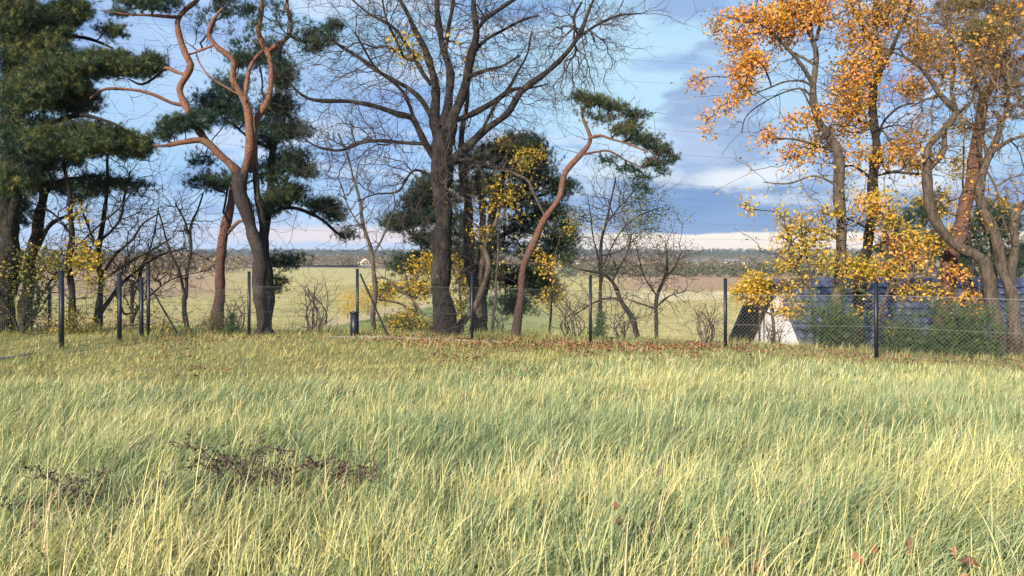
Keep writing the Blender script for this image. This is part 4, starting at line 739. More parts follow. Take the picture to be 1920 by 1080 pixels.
bush('young_maple_tree', 'yellow maple in front of the roof, left of the grey maple trunk', 'sapling', 18.0, [([(1528, 660, 6), (1526, 600, 6), (1520, 540, 5), (1510, 470, 4), (1500, 420, 3)],), ([(1522, 550, 4), (1490, 500, 3), (1460, 480, 2)], 0, -.2)],
     [(1500, 470, 40, 14, 34), (1480, 500, 36, 10, 24), (1530, 440, 40, 16, 34), (1500, 415, 36, 14, 26), (1470, 400, 16, 16, 10), (1500, 530, 30, 8, 10), (1500, 580, 20, 10, 10), (1470, 440, 30, 12, 18), (1540, 490, 26, 20, 24), (1550, 400, 30, 20, 20), (1460, 530, 20, 14, 16), (1400, 385, 18, 12, 10)], [yl(6, .11, .5)])
bush('young_maple_tree', 'bushy yellow and ochre maple between the grey maple and the red trunk', 'sapling', 17.8, [([(1640, 660, 7), (1650, 600, 7), (1665, 540, 6), (1680, 470, 4), (1690, 420, 3)],), ([(1655, 580, 5), (1610, 540, 4), (1590, 520, 3)], 0, .2), ([(1668, 540, 4), (1710, 520, 4), (1740, 500, 2)], 0, -.3)],
     [(1640, 510, 46, 16, 40), (1600, 540, 30, 14, 20), (1700, 490, 50, 26, 60), (1740, 545, 26, 14, 20), (1700, 550, 30, 10, 14), (1690, 450, 50, 22, 48), (1740, 450, 36, 26, 30), (1660, 605, 24, 12, 14), (1685, 635, 26, 10, 12), (1605, 585, 16, 10, 8), (1640, 380, 40, 16, 36), (1660, 410, 36, 20, 26), (1600, 500, 30, 20, 30)],
     [yl(6, .11, .48), ('orange_leaves', 'orange', lambda e, d, nc: leaves(e[:nc][wob(e[:nc, 0]*1.5, e[:nc, 2]*1.5, 2, 71) > .15], 4, .11, .16, None, .7))])
bush('young_maple_tree', 'orange leaved sapling against the sinuous pale trunk', 'sapling', 17.9, [([(1830, 670, 5), (1832, 620, 5), (1836, 570, 4), (1838, 540, 3)],)],
     [(1835, 560, 22, 22, 34), (1800, 560, 20, 18, 16), (1860, 545, 16, 14, 14), (1815, 600, 20, 14, 16), (1790, 510, 20, 18, 16)], [yl(5, .11, .5, 'orange')])
bush('young_maple_tree', 'yellow sprays hanging high between the red trunk and the sinuous trunk', 'sapling', 18.9, [([(1818, 640, 6), (1822, 500, 5), (1815, 400, 4), (1805, 300, 3), (1810, 240, 2)],)],
     [(1815, 232, 26, 14, 34), (1800, 310, 16, 20, 18), (1770, 380, 20, 30, 26), (1830, 240, 20, 10, 16), (1790, 440, 26, 26, 26), (1730, 370, 26, 20, 20), (1890, 380, 20, 20, 16)], [yl(6, .11, .55)])
bush('ochre_bush', 'shaggy ochre and brown bush at the foot of the slim dark trunk', 'bush', 19.9, [([(135, 650, 5), (140, 610, 4), (150, 580, 3)],), ([(137, 640, 4), (110, 600, 3)], 0, .2)],
     [(140, 600, 26, 26, 50), (170, 620, 30, 16, 36), (110, 620, 26, 16, 26)], [yl(5, .09, .15)])
bush('ochre_bush', 'dark tangled bush with ochre leaves under the broad pine', 'bush', 20.0, [([(40, 660, 6), (45, 600, 5), (55, 550, 4), (60, 500, 3)],), ([(43, 620, 5), (90, 560, 4), (110, 520, 2)], 0, .3), ([(42, 630, 5), (0, 560, 4), (-20, 520, 2)], 0, .2)],
     [(40, 560, 60, 50, 90), (90, 600, 36, 40, 46), (20, 500, 50, 40, 50), (60, 630, 60, 20, 50), (100, 500, 30, 26, 20)], [lvs(4, .09, .17, 'green_leaf', 'foliage', OVAL, .25), lvs(1, .10, .2, 'yellow', 'ochre_leaves', None, .15)], bark='dark_bark')
bush('ochre_bush', 'low green and ochre undergrowth behind the braced corner post', 'bush', 20.9, [([(300, 640, 4), (305, 610, 3), (310, 590, 2)],), ([(300, 635, 4), (260, 600, 3)], 0, .2)],
     [(300, 612, 26, 16, 30), (250, 600, 40, 26, 50), (220, 620, 30, 16, 26), (330, 620, 20, 10, 10)], [lvs(4, .08, .15, 'green_leaf', 'foliage', OVAL, .45), lvs(2, .09, .18, 'yellow', 'ochre_leaves', None, .3)])
bush('brown_bush', 'rounded brownish green broom bush at the foot of the leaning red pine', 'bush', 20.3, [([(398, 640, 5), (396, 615, 4), (392, 595, 3)],)], [(398, 605, 22, 20, 90, 0, .4), (415, 612, 16, 14, 40, 0, .3)], [lvs(8, .045, .10, 'brown_leaf', 'foliage', OVAL, .75), lvs(6, .045, .10, 'green_leaf', 'green_leaves', OVAL, .6)])
def spruce(label, Y, px, base, top, hw, n, name='spruce_sapling', cat='young spruce'):
    b = P(px, base, Y); H = (base-top)/F*Y; W = hw/F*Y; e = empty(name, tuple(b), label, cat)
    st = [(np.array([b+[0, 0, H*k/5] for k in range(6)])-[0, 0, .0], np.array([.02*(1-k/5.5) for k in range(6)])+.004)]
    br = []; tp = []; td = []
    sec = rng.uniform(.45, 1.25, 7)
    for i in range(n):
        h = rng.uniform(.02, .97)**1.1; a = rng.uniform(0, 6.28); L = W*(1-h)**.95*rng.uniform(.4, 1.25)*sec[int(a/6.2832*6.99)]*(.8+.4*math.sin(h*17+a))+.03; dd = np.array([math.cos(a), math.sin(a), .1+.5*h]); p0 = b+[0, 0, H*h]
        pts = np.array([p0, p0+dd*L*.5-[0, 0, .04*L], p0+dd*L]); br.append((pts, np.array([.006, .004, .002])))
        for q in np.linspace(.25, 1, max(2, int(L/.07))): tp.append(p0+dd*L*q+rng.normal(0, .02, 3)); td.append(dd)
    build('trunk', tubes(st, 6), M['dark_bark'], e); build('branches', tubes(br, 3), M['dark_bark'], e)
    tp = np.array(tp); td = np.array(td); build('foliage', needles(tp, td, 2, .075, .03, .1), M['spruce'], e)
spruce('small dark green spruce at the foot of the leaning red pine', 20.0, 435, 632, 588, 24, 60)
spruce('small green spruce right behind the middle fence post', 19.3, 1128, 645, 585, 30, 90)
spruce('tiny yellow green spruce close to the wire near the pale trunks', 15.6, 1868, 690, 640, 18, 60)
def yew(label, Y, px, base, hw, h, n, cl):
    st = [([(px+rng.uniform(-.15, .15)*hw, base, 4), (px+rng.uniform(-.5, .5)*hw, base-h*.4, 3), (px+rng.uniform(-.9, .9)*hw, base-h*rng.uniform(.6, 1), 1.6)], 0, rng.uniform(-.5, .5)) for _ in range(6)]
    bush('green_conifer_bush', label, 'conifer bush', Y, st, cl, [('foliage', 'spruce', lambda e, d, nc: needles(e, d, 5, .10, .10, .15))], bark='dark_bark', fill=n, fsig=(.25, .25, .22), up=.03)
yew('loose green conifer bush in front of the roof beside the grey maple', 17.4, 1556, 668, 44, 100, 110, [(1558, 628, 28, 22, 46), (1535, 648, 20, 14, 22), (1585, 610, 20, 20, 24), (1555, 585, 14, 18, 14), (1570, 650, 40, 12, 40)])
yew('broad shaggy conifer bush behind the chain link, beside the sinuous trunk', 16.6, 1790, 686, 80, 105, 160, [(1790, 628, 42, 20, 70), (1750, 645, 34, 16, 40), (1830, 645, 40, 22, 60), (1790, 660, 76, 16, 90), (1775, 596, 14, 14, 12), (1860, 665, 24, 14, 24), (1815, 605, 24, 14, 24)])
yew('low conifer bush between the last fence posts under yellow leaves', 16.8, 1690, 682, 44, 80, 70, [(1690, 640, 34, 18, 40), (1670, 660, 34, 14, 34), (1710, 655, 30, 16, 30), (1695, 615, 14, 12, 12)])
# bare thickets of thin stems
def thicket(label, px, base, w_, h, Y, ns, leaf=None, bark='twig', nb=60):
    st = [([(px+rng.uniform(-.3, .3)*w_, base, 2.4), (px+rng.uniform(-.5, .5)*w_, base-h*.45, 1.9), (px+rng.uniform(-.9, .9)*w_, base-h*rng.uniform(.7, 1), 1.2)], rng.uniform(-.3, .3), rng.uniform(-.6, .6)) for _ in range(int(ns*1.7))]
    bush('bare_bush', label, 'bush', Y, st, (), [leaf] if leaf else (), bark=bark, fill=int(nb*1.8), fsig=(.3, .28, .25), micro=(2, .2, .0026), rtip=.003, rmax=.008)
thicket('thin leafless bush in front of the pale field, right of the forked pine', 590, 640, 50, 110, 20.6, 9, nb=170)
thicket('leafless bush with arching stems right of the leaning reddish trunk', 1075, 645, 50, 90, 20.6, 8, nb=150)
thicket('small reddish brown bush in the bay before the roof', 1325, 658, 34, 90, 18.6, 9, lvs(5, .06, .1, 'litter', 'foliage', OVAL, .6, only=False), nb=70)
thicket('dry reddish stems in front of the white gable', 1452, 664, 26, 60, 18.2, 9, nb=70, bark='twig_warm')
thicket('grey leafless bush between the thorn tree and the middle post', 1170, 645, 40, 70, 20.9, 7, nb=120)
thicket('dark thorny stems between the big trunk and its neighbour pine', 935, 640, 26, 60, 20.4, 6, nb=60)
thicket('purplish low bush at the foot of the yellow maples', 840, 636, 40, 36, 20.0, 10, lvs(4, .05, .1, 'brown_leaf', 'foliage', OVAL, .5, only=False), nb=80)
thicket('leafless bush before the brown field, left of the post beside the forked pine', 440, 640, 40, 90, 21.2, 6, nb=120)
thicket('brown twiggy bush under the pale twin trunk', 1895, 692, 34, 50, 16.4, 9, lvs(4, .06, .1, 'litter', 'foliage', OVAL, .2, only=False), nb=80)
# small golden bushes out in the field
for px, base, hw, h, Y, lb in ((652, 598, 22, 56, 93, 'round golden bush in the field left of the braced post'), (690, 592, 20, 52, 96, 'golden bush in the field behind the brace'), (722, 575, 18, 44, 102, 'golden bush in the field right of the pale sapling')):
    n = 130; pos = clump_points([(px, base-h/2, hw, h/2, n, 0, 1.2)], Y); b = P(px, base, Y); e = empty('golden_bush', tuple(b), lb, 'bush', 'golden bushes in the field')
    build('trunk', tubes([(np.array([b, b+[0, 0, 1], b+[0, 0, h/F*Y*.8]]), np.array([.06, .05, .02]))], 5), M['twig'], e)
    build('foliage', leaves(pos, 14, .20, .32, OVAL, .62), M['yellow'], e)

# ------------------------------------------------------------------ fences
def wire_bay(a, b, za, zb, h0, h1, pitch, r=.0017):
    """chain link between two posts: diagonals, clipped to the panel"""
    L = math.dist(a, b); H = h1-h0; out = []; k = -int(H/pitch)-1
    def pt(s_, h_): f_ = s_/L; return (a[0]+(b[0]-a[0])*f_, a[1]+(b[1]-a[1])*f_, za+(zb-za)*f_+h0+h_)
    while k*pitch < L+H:
        s0 = k*pitch
        lo, hi = max(0, -s0), min(H, L-s0)
        if hi > lo: out.append((np.array([pt(s0+lo, lo), pt(s0+hi, hi)]), np.array([r, r])))
        lo, hi = max(0, s0-L), min(H, s0)
        if hi > lo: out.append((np.array([pt(s0-lo, lo), pt(s0-hi, hi)])+[0, .003, 0], np.array([r, r])))
        k += 1
    return out
tops = [497, 510, 505, 513, 517, 523, 527, 533]; bases = [632, 630, 629, 636, 646, 661, 669, 690]
fe = empty('chain_link_fence', (0, 18.6, -.5), 'long chain link fence with slim black posts in front of the trees', 'fence')
pz = []
for i, ((px, Y), tp, bs_) in enumerate(zip(POST, tops, bases)):
    x = (px-960)/F*Y; z0 = float(ground(x, Y))-.25; z1 = EYE-(tp-HZ)/F*Y; zb = EYE-(bs_-HZ)/F*Y; pz.append(zb); wd = .034 if i else .04
    p_ = build('post', [box(x-wd, x+wd, Y-.02, Y+.02, z0, z1)], M['metal'], fe)
    c_ = build('post_cap', [box(x-wd-.004, x+wd+.004, Y-.024, Y+.024, z1+.001, z1+.014)], M['metal'], fe); c_.parent = p_; c_.location = (0, 0, 0)
for i in range(7):
    (pa, Ya), (pb, Yb) = POST[i], POST[i+1]; a = ((pa-960)/F*Ya, Ya+.03); b = ((pb-960)/F*Yb, Yb+.03)
    mt = 'wire' if i >= 4 else 'wire_dark'; hh = 1.26 if i else 1.2
    br = wire_bay(a, b, pz[i], pz[i+1], .03, hh, .085, .0024 if i < 4 else .0025)
    build('wire_mesh', tubes(br, 3), M[mt], fe)
    tw = [(np.array([(a[0], a[1]-.02, pz[i]+h), (b[0], b[1]-.02, pz[i+1]+h)]), np.array([r, r])) for h, r in ((hh+.01, .004), (.62, .0025), (.02, .003))]
    build('tension_wire', tubes(tw, 5), M[mt], fe)
for (x0, y0, x1, y1, Y) in ((283, 540, 342, 634, 19.7), (675, 513, 728, 624, 18.95)):
    a = P(x0, y0, Y); b = P(x1, y1, Y-.0); b[2] -= .1; build('brace', tubes([(np.array([a, b]), np.array([.024, .024]))], 8), M['metal'], fe)
a = P(278, 634, 19.75); b = P(466, 634, 19.35); c_ = P(670, 632, 18.95); k = P(960, 640, 18.1)
build('base_board', [obox(a, b, .05, (a[2]-.12, b[2]-.12), (a[2]+.035, b[2]+.035)), obox(b+[.01, 0, 0], c_, .05, (b[2]-.12, c_[2]-.12), (b[2]+.03, c_[2]+.03)), obox(c_+[.01, 0, 0], k, .05, (c_[2]-.12, k[2]-.12), (c_[2]+.045, k[2]+.0))], M['concrete'], fe)
o = build('electric_box', [box(*(P(656, 0, 18.9)[0], P(669, 0, 18.9)[0]), 18.95, 19.15, P(660, 630, 18.9)[2]-.2, P(660, 588, 18.9)[2]), box(P(655, 0, 18.9)[0], P(670, 0, 18.9)[0], 18.93, 19.17, P(660, 588, 18.9)[2]+.001, P(660, 586, 18.9)[2]+.005)], M['metal'])
o.name = 'meter_box'; tag(o, 'short dark box standing against the braced post', 'box')
# welded panel fence on the left
def panel_bay(a, b, za, zb, h, dv=.05, dh=.2, r=.0024):
    L = math.dist(a, b); out = []
    def pt(f_, h_): return (a[0]+(b[0]-a[0])*f_, a[1]+(b[1]-a[1])*f_, za+(zb-za)*f_+h_)
    n = int(L/dv)
    for i in range(n+1): out.append((np.array([pt(i/n, .04), pt(i/n, h)]), np.array([r, r])))
    for i in range(int(h/dh)+1):
        for e_ in (0, .02): out.append((np.array([pt(0, .05+i*dh+e_), pt(1, .05+i*dh+e_)])+[0, -.005, 0], np.array([r, r])))
    return out
def panel_fence(posts, label, wpost, h, board=True):
    e = empty('panel_fence', (float(P(posts[0][0], 0, posts[0][3])[0]), posts[0][3], -.6), label, 'fence'); prev = None
    for px, tp, bs_, Y in posts:
        a = P(px, bs_, Y); zt = P(px, tp, Y)[2]; p_ = build('post', [box(a[0]-wpost, a[0]+wpost, Y-wpost*.7, Y+wpost*.7, a[2]-.5, zt)], M['metal'], e)
        c_ = build('post_cap', [box(a[0]-wpost-.004, a[0]+wpost+.004, Y-wpost*.7-.004, Y+wpost*.7+.004, zt+.001, zt+.015)], M['metal'], e); c_.parent = p_; c_.location = (0, 0, 0)
        if prev is not None:
            build('mesh_panel', tubes(panel_bay((prev[0], prev[1]+.04), (a[0], a[1]+.04), prev[2], a[2], h), 3), M['wire_dark'], e)
            if board: build('base_board', [obox(prev, a, .06, (prev[2]-.25, a[2]-.25), (prev[2]-.07, a[2]-.07))], M['concrete'], e)
        prev = a
panel_fence([(-60, 480, 672, 14.6), (115, 508, 648, 17.0), (224, 512, 636, 18.6), (265, 521, 634, 19.5)], 'dark welded panel fence running up to the corner post', .045, 1.45)
panel_fence([(-20, 548, 655, 20.5), (93, 537, 648, 21.6), (190, 520, 634, 22.4), (248, 526, 630, 22.9)], 'second dark panel fence standing behind the first one', .04, 1.3, False)

# ------------------------------------------------------------------ the tiled house below the slope
def tilemat():
    m, t, b = mat_base('roof_tiles'); g = t.new('ShaderNodeNewGeometry').outputs['Position']; n = t.noise(g, 1.5, 4); n2_ = t.noise(g, 14, 3)
    c = t.mix(n, (.030, .042, .085), (.072, .092, .155)); c = t.mix(t.m('MULTIPLY', t.ss(n2_, .6, .75), .4), c, (.16, .17, .15))
    t.put(b.inputs['Base Color'], c); b.inputs['Roughness'].default_value = .55; b.inputs['Specular IOR Level'].default_value = .3; return m
M['tile'] = tilemat(); M['render'] = plain('white_render', (.82, .82, .82), .9, 0, 3, .08); M['darkwood'] = plain('dark_wood', (.02, .018, .02), .7)
hx0, hx1 = 9.75, 30.0; Yr, zr = 27.3, .60; Yn, zn = 23.6, -2.35; Yf, zf = 31.0, -2.35
he = empty('tiled_house', (9.75, 27, -3.5), 'house with steep dark blue tiled roof and white gable, below the fence', 'house')
def roof_slope(Y0, z0, Y1, z1, flip, ov):
    """stepped wavy tile courses from the ridge (Y0,z0) to the eave (Y1,z1)"""
    sl = math.hypot(Y1-Y0, z1-z0); nc = int(sl/.34); out = []; xs = np.arange(hx0-ov, hx1, .055); nrm = np.array([(z0-z1), abs(Y0-Y1)])/sl
    ny_ = (-1 if not flip else 1)
    for c in range(nc):
        rows = []
        for f_, lift in ((c/nc-.012, .012), ((c+1.0)/nc, .115), ((c+1.0)/nc, .085)):
            xo = .0 if c % 2 else .15; wv = .045*np.abs(np.sin((xs+xo)*math.pi/.30)); f2 = f_+(.0 if lift < .05 and f_ == c/nc else .0)
            drop = .085*np.abs(np.sin((xs+xo)*math.pi/.30))/sl if f_ > c/nc else 0
            y = Y0+(Y1-Y0)*(f2+drop); z = z0+(z1-z0)*(f2+drop); L_ = lift+wv
            rows.append(np.stack([xs, y+ny_*L_*nrm[0], z+L_*nrm[1]], 1))
        n = len(xs); V = np.concatenate(rows); i = np.arange(n-1)
        q = [np.stack([r*n+i, r*n+i+1, (r+1)*n+i+1, (r+1)*n+i], 1) for r in range(2)]; out.append((V, np.concatenate(q), None))
    # underlay board
    t_ = .16; V = [(x, y, z) for x in (hx0-ov+.02, hx1-.1) for (y, z) in ((Y0, z0), (Y1, z1), (Y1, z1-t_), (Y0, z0-t_))]
    Fc = [(0, 1, 2, 3), (4, 7, 6, 5), (0, 4, 5, 1), (1, 5, 6, 2), (2, 6, 7, 3)]
    return out, (np.array(V), np.array(Fc), None)
for fl, (Y1, z1), ov in ((False, (Yn, zn), .12), (True, (Yf, zf), .85)):
    tl, bd = roof_slope(Yr, zr, Y1, z1, fl, ov); r_ = build('roof', tl, M['tile'], he); c_ = build('roof_underside', [bd], M['darkwood'], he)
rc = [(np.array([(x, Yr, zr+.03), (x+.36, Yr, zr+.045)]), np.array([.10, .115])) for x in np.arange(hx0-.2, hx1-.4, .34)]
build('ridge_tiles', tubes(rc, 10), M['tile'], he)
vg = []
for (Y1, z1), ov in (((Yn, zn), .14), ((Yf, zf), .87)):
    vg += [(np.array([(hx0-ov, Yr+(Y1-Yr)*f_, zr+(z1-zr)*f_+.06), (hx0-ov, Yr+(Y1-Yr)*(f_+.095), zr+(z1-zr)*(f_+.095)+.045)]), np.array([.055, .07])) for f_ in np.arange(0, .93, .09)]
nv = len(vg)//2
build('verge_tiles', tubes(vg[:nv], 6), M['tile'], he); build('verge_tiles', tubes(vg[nv:], 6), M['tile'], he)
gw = np.array([(hx0, Yn+.35, -6), (hx0, Yf-.35, -6), (hx0, Yf-.35, zf+.1), (hx0, Yr, zr-.18), (hx0, Yn+.35, zn+.1), (hx1-.5, Yn+.35, -6), (hx1-.5, Yf-.35, -6), (hx1-.5, Yf-.35, zf+.1), (hx1-.5, Yr, zr-.18), (hx1-.5, Yn+.35, zn+.1)])
b1 = [(0, 4, 3, 2, 1), (5, 6, 7, 8, 9)]; b2 = [(0, 5, 9, 4), (1, 2, 7, 6)]
build('wall', [(gw, np.array(b1), None), (gw, np.array(b2), None)], M['render'], he)
# roof window / pale flashing
o = build('roof_window', [box(15.75, 16.35, Yr-.75, Yr-.35, zr-.55, zr-.22)], M['concrete'], he)
for x, z in ((10.45, -1.6),): pass
stx = [(np.array([(hx0-.08, Yn+1.0, -5), (hx0-.08, Yn+1.0, zn+.75)]), np.array([.04, .04])), (np.array([(hx0-.4, Yn+4.6, -5), (hx0-.4, Yn+4.6, zn+1.9)]), np.array([.04, .04]))]
build('gable_post', tubes([stx[0]], 6), M['darkwood'], he); build('gable_post', tubes([stx[1]], 6), M['darkwood'], he)

# ------------------------------------------------------------------ far landscape
M['far_leaf'] = leafmat('far_wood', [(0, (.05, .075, .045)), (.35, (.11, .125, .07)), (.6, (.18, .15, .10)), (.8, (.25, .185, .115)), (1, (.36, .26, .12))], .1, nscale=.05, namt=.35)
M['ridge_leaf'] = leafmat('ridge_wood', [(0, (.03, .05, .035)), (.5, (.055, .075, .045)), (1, (.13, .10, .06))], .05, nscale=.01, namt=.4)
def tree_mass(name, label, specs, mat):
    """specs: (x0/y, x1/y, Y0, Y1, n, h, leaf, vmean)"""
    ch = []
    for u0, u1, Y0, Y1, n, h, lf, vm in specs:
        y = rng.uniform(Y0, Y1, n); x = rng.uniform(u0, u1, n)*y; z = ground(x, y); H = h*rng.uniform(.45, 1.3, n)*(.85+.3*wob(x, y, .03, 55)); W = H*rng.uniform(.35, .6, n)
        nl = 46; g_ = rng.normal(0, 1, (n, nl, 3)); g_ /= np.linalg.norm(g_, axis=2, keepdims=True); g_ *= rng.uniform(.55, 1, (n, nl, 1))
        g_[:, :, 2] = g_[:, :, 2]*.5+.5
        pos = np.stack([x[:, None]+g_[:, :, 0]*W[:, None], y[:, None]+g_[:, :, 1]*W[:, None], z[:, None]+g_[:, :, 2]*H[:, None]], -1).reshape(-1, 3)
        D = g_.reshape(-1, 3)+rng.normal(0, .4, (n*nl, 3)); D[:, 2] += .3
        v = np.repeat(rng.normal(vm, .15, n)+.12*wob(x, y, .05, 66), nl)+rng.normal(0, .05, n*nl); ch += scatter(OVAL, pos, D, np.repeat(H, nl)*lf*rng.uniform(.7, 1.3, n*nl), np.clip(v, 0, 1))
    o = build(name, ch, mat); tag(o, label, 'woodland', kind='stuff')
tree_mass('woodland', 'mixed brown, green and russet woodland beyond the fields',
          [(.06, .42, 268, 300, 150, 4.2, .30, .30), (.07, .42, 300, 390, 260, 6.0, .28, .5), (.05, .5, 400, 560, 260, 6.5, .28, .6), (-.36, .06, 470, 620, 420, 6.5, .28, .62), (-.75, -.36, 330, 560, 420, 8.5, .28, .7),
           (-.36, -.05, 640, 900, 300, 8, .28, .66), (.4, .8, 250, 420, 300, 8, .28, .45), (-.5, .5, 700, 1050, 700, 8, .26, .5), (-.2, -.08, 395, 420, 40, 3.2, .3, .55)], M['far_leaf'])
tree_mass('ridge_forest', 'dark blue green forest on the low ridge at the horizon', [(-.9, .9, 1300, 2300, 4200, 14, .34, .35), (-.9, .9, 1050, 1350, 900, 9, .30, .9)], M['ridge_leaf'])
# road with guard rail
rd_y = 455
def strip(y0, y1, x0, x1, dz, mat, name):
    xs = np.linspace(x0, x1, 40); V = np.concatenate([np.stack([xs, np.full(40, y), np.full(40, float(np.max(ground(xs, np.full(40, (y0+y1)/2)))))+dz], 1) for y in (y0, y1)]); i = np.arange(39)
    return build(name, [(V, np.stack([i, i+1, i+41, i+40], 1), None)], mat)
M['asphalt'] = plain('asphalt', (.16, .17, .19), .8, 0, .5, .15)
o = strip(rd_y, rd_y+9, -330, -20, .75, M['asphalt'], 'road'); tag(o, kind='structure')
o = strip(rd_y-6, rd_y-.02, -330, -20, -.2, M['short_grass'], 'road_verge'); tag(o, kind='structure')
zroad = float(np.max(ground(np.linspace(-330, -20, 40), np.full(40, rd_y+4.5))))+.75
ge = empty('guard_rail', (-110, rd_y-.3, zroad), 'long grey guard rail along the distant road', 'guard rail')
build('rail', [box(-300, -75, rd_y-.35, rd_y-.25, zroad+.4, zroad+.9)], M['concrete'], ge)
for x in np.arange(-298, -76, 24): build('post', [box(x, x+.2, rd_y-.24, rd_y-.1, zroad-.6, zroad+.8)], M['metal'], ge)
be = empty('road_bridge', (-115, rd_y-2, zroad), 'low dark bridge parapet over the distant ditch', 'bridge')
build('parapet', [box(-155, -93, rd_y-3.4, rd_y-2.9, zroad-.1, zroad+.7), box(-156, -92, rd_y-3.5, rd_y-2.8, zroad+.701, zroad+.95)], M['metal'], be)
build('deck', [box(-155, -93, rd_y-2.9, rd_y-.4, zroad-1.9, zroad-.15)], M['concrete'], be)
# lorry
M['white'] = plain('white_paint', (.78, .79, .80), .4, 0, .5, .03); M['red'] = plain('red_paint', (.55, .05, .04), .4); M['glass'] = plain('dark_glass', (.02, .025, .03), .15); M['rubber'] = plain('rubber', (.02, .02, .02), .8)
tx = (240-960)/F*(rd_y+3); tz = zroad+.02; le = empty('lorry', (tx, rd_y+3, tz), 'white lorry with a red cab on the distant road', 'lorry')
build('cargo_box', [box(tx-1.4, tx+4.6, rd_y+1.8, rd_y+4.2, tz+1.0, tz+3.9)], M['white'], le)
cab = np.array([(tx-3.5, y, z) for y in (rd_y+1.85, rd_y+4.15) for z in (tz+.7, tz+2.0)]+[(tx-3.1, y, tz+3.1) for y in (rd_y+1.85, rd_y+4.15)]+[(tx-1.5, y, z) for y in (rd_y+1.85, rd_y+4.15) for z in (tz+.7, tz+3.2)])
build('cab', [(cab, np.array([(0, 1, 3, 2), (1, 4, 5, 3), (6, 8, 9, 7)]), None), (cab, np.array([(0, 6, 7, 4, 1), (2, 3, 5, 9, 8)]), None), (cab, np.array([(4, 7, 9, 5), (0, 2, 8, 6)]), None)], M['red'], le)
build('window', [box(tx-3.05, tx-1.9, rd_y+1.82, rd_y+1.86, tz+2.0, tz+2.8)], M['glass'], le)
build('chassis', [box(tx-1.45, tx+4.6, rd_y+2.2, rd_y+3.8, tz+.6, tz+.99)], M['metal'], le)
for wx_ in (tx-2.7, tx+2.2, tx+3.6):
    for wy in (rd_y+1.95, rd_y+3.95): build('wheel', tubes([(np.array([(wx_, wy-.15, tz+.5), (wx_, wy+.15, tz+.5)]), np.array([.5, .5]))], 12), M['rubber'], le)
# far houses
M['roof_grey'] = plain('roof_grey', (.20, .20, .22), .8); M['roof_red'] = plain('roof_red', (.30, .13, .09), .8); M['cream_wall'] = plain('cream_wall', (.72, .66, .56), .9, 0, .3, .05)
def far_house(px, base, wpx, hpx, Y, label, wall='render', roof='roof_grey', gable_front=False, dp=8):
    b = P(px, base, Y); wd = wpx/F*Y; H = hpx/F*Y; e = empty('distant_house', tuple(b), label, 'house', 'distant houses'); eh = H*.55; x0, x1 = b[0]-wd/2, b[0]+wd/2; y0, y1 = Y, Y+dp; zb = min(b[2], float(ground(b[0], Y)))-1; z0 = b[2]
    if gable_front:
        V = np.array([(x0, y0, zb), (x1, y0, zb), (x1, y0, z0+eh), ((x0+x1)/2, y0, z0+H), (x0, y0, z0+eh), (x0, y1, zb), (x1, y1, zb), (x1, y1, z0+eh), ((x0+x1)/2, y1, z0+H), (x0, y1, z0+eh)])
        build('wall', [(V, np.array([(0, 1, 2, 3, 4), (5, 9, 8, 7, 6)]), None), (V, np.array([(1, 6, 7, 2), (0, 4, 9, 5)]), None)], M[wall], e)
        R = V[[4, 3, 2, 9, 8, 7]]+[0, 0, .12]; R[0, 0] -= .4; R[3, 0] -= .4; R[2, 0] += .4; R[5, 0] += .4; R[[0, 1, 2], 1] -= .4; R[[0, 3], 2] -= .3; R[[2, 5], 2] -= .3
        R2 = np.concatenate([R, R-[0, 0, .25]]); build('roof', [(R2, np.array([(0, 1, 4, 3), (1, 2, 5, 4), (6, 9, 10, 7), (7, 10, 11, 8), (0, 6, 7, 1), (1, 7, 8, 2)]), None)], M[roof], e)
    else:
        build('wall', [box(x0, x1, y0, y1, zb, z0+eh)], M[wall], e); ym = (y0+y1)/2
        V = np.array([(x0-.4, y0-.5, z0+eh-.1), (x1+.4, y0-.5, z0+eh-.1), (x1+.4, ym, z0+H), (x0-.4, ym, z0+H), (x0-.4, y1+.5, z0+eh-.1), (x1+.4, y1+.5, z0+eh-.1)])
        build('roof', [(V, np.array([(0, 1, 2, 3), (3, 2, 5, 4)]), None), (V, np.array([(0, 3, 4), (1, 5, 2)]), None)], M[roof], e)
    nw = max(2, int(wd/3))
    for i in range(nw):
        xw = x0+(i+.5)*wd/nw; build('window', [box(xw-.5, xw+.5, y0-.06, y0-.01, z0+eh*.35, z0+eh*.75)], M['glass'], e)
for a in ((1318, 500, 30, 14, 600, 'wide white distant house, first of the white row beyond the woodland'), (1348, 498, 16, 8, 620, 'small low white distant house between two larger ones'), (1375, 497, 26, 12, 640, 'white distant house with grey roof in the middle of the row'),
          (1408, 499, 26, 12, 640, 'pale distant house beside the last white one'), (1436, 502, 26, 15, 600, 'tall white distant house, the last before the golden maple', 'render', 'roof_grey', True),
          (1085, 494, 26, 12, 640, 'pale distant house showing left of the thin green tree'), (1210, 497, 34, 10, 640, 'cream distant house behind the thorn tree', 'cream_wall', 'roof_red'),
          (683, 500, 26, 16, 560, 'distant cream house with pointed gable right of the braced post', 'cream_wall', 'roof_red', True), (708, 502, 24, 12, 560, 'long low distant house with reddish roof beside the pointed gable', 'cream_wall', 'roof_red'), (722, 498, 12, 9, 640, 'tiny pale distant house behind the low one'),
          (612, 500, 20, 8, 640, 'small pale distant building above the bridge'), (405, 506, 20, 10, 600, 'little white distant house behind the leaning red pine'), (335, 484, 34, 10, 760, 'cream distant house above the lorry road', 'cream_wall', 'roof_red'), (300, 503, 12, 9, 600, 'tiny white distant shed beside the road')):
    far_house(*a)
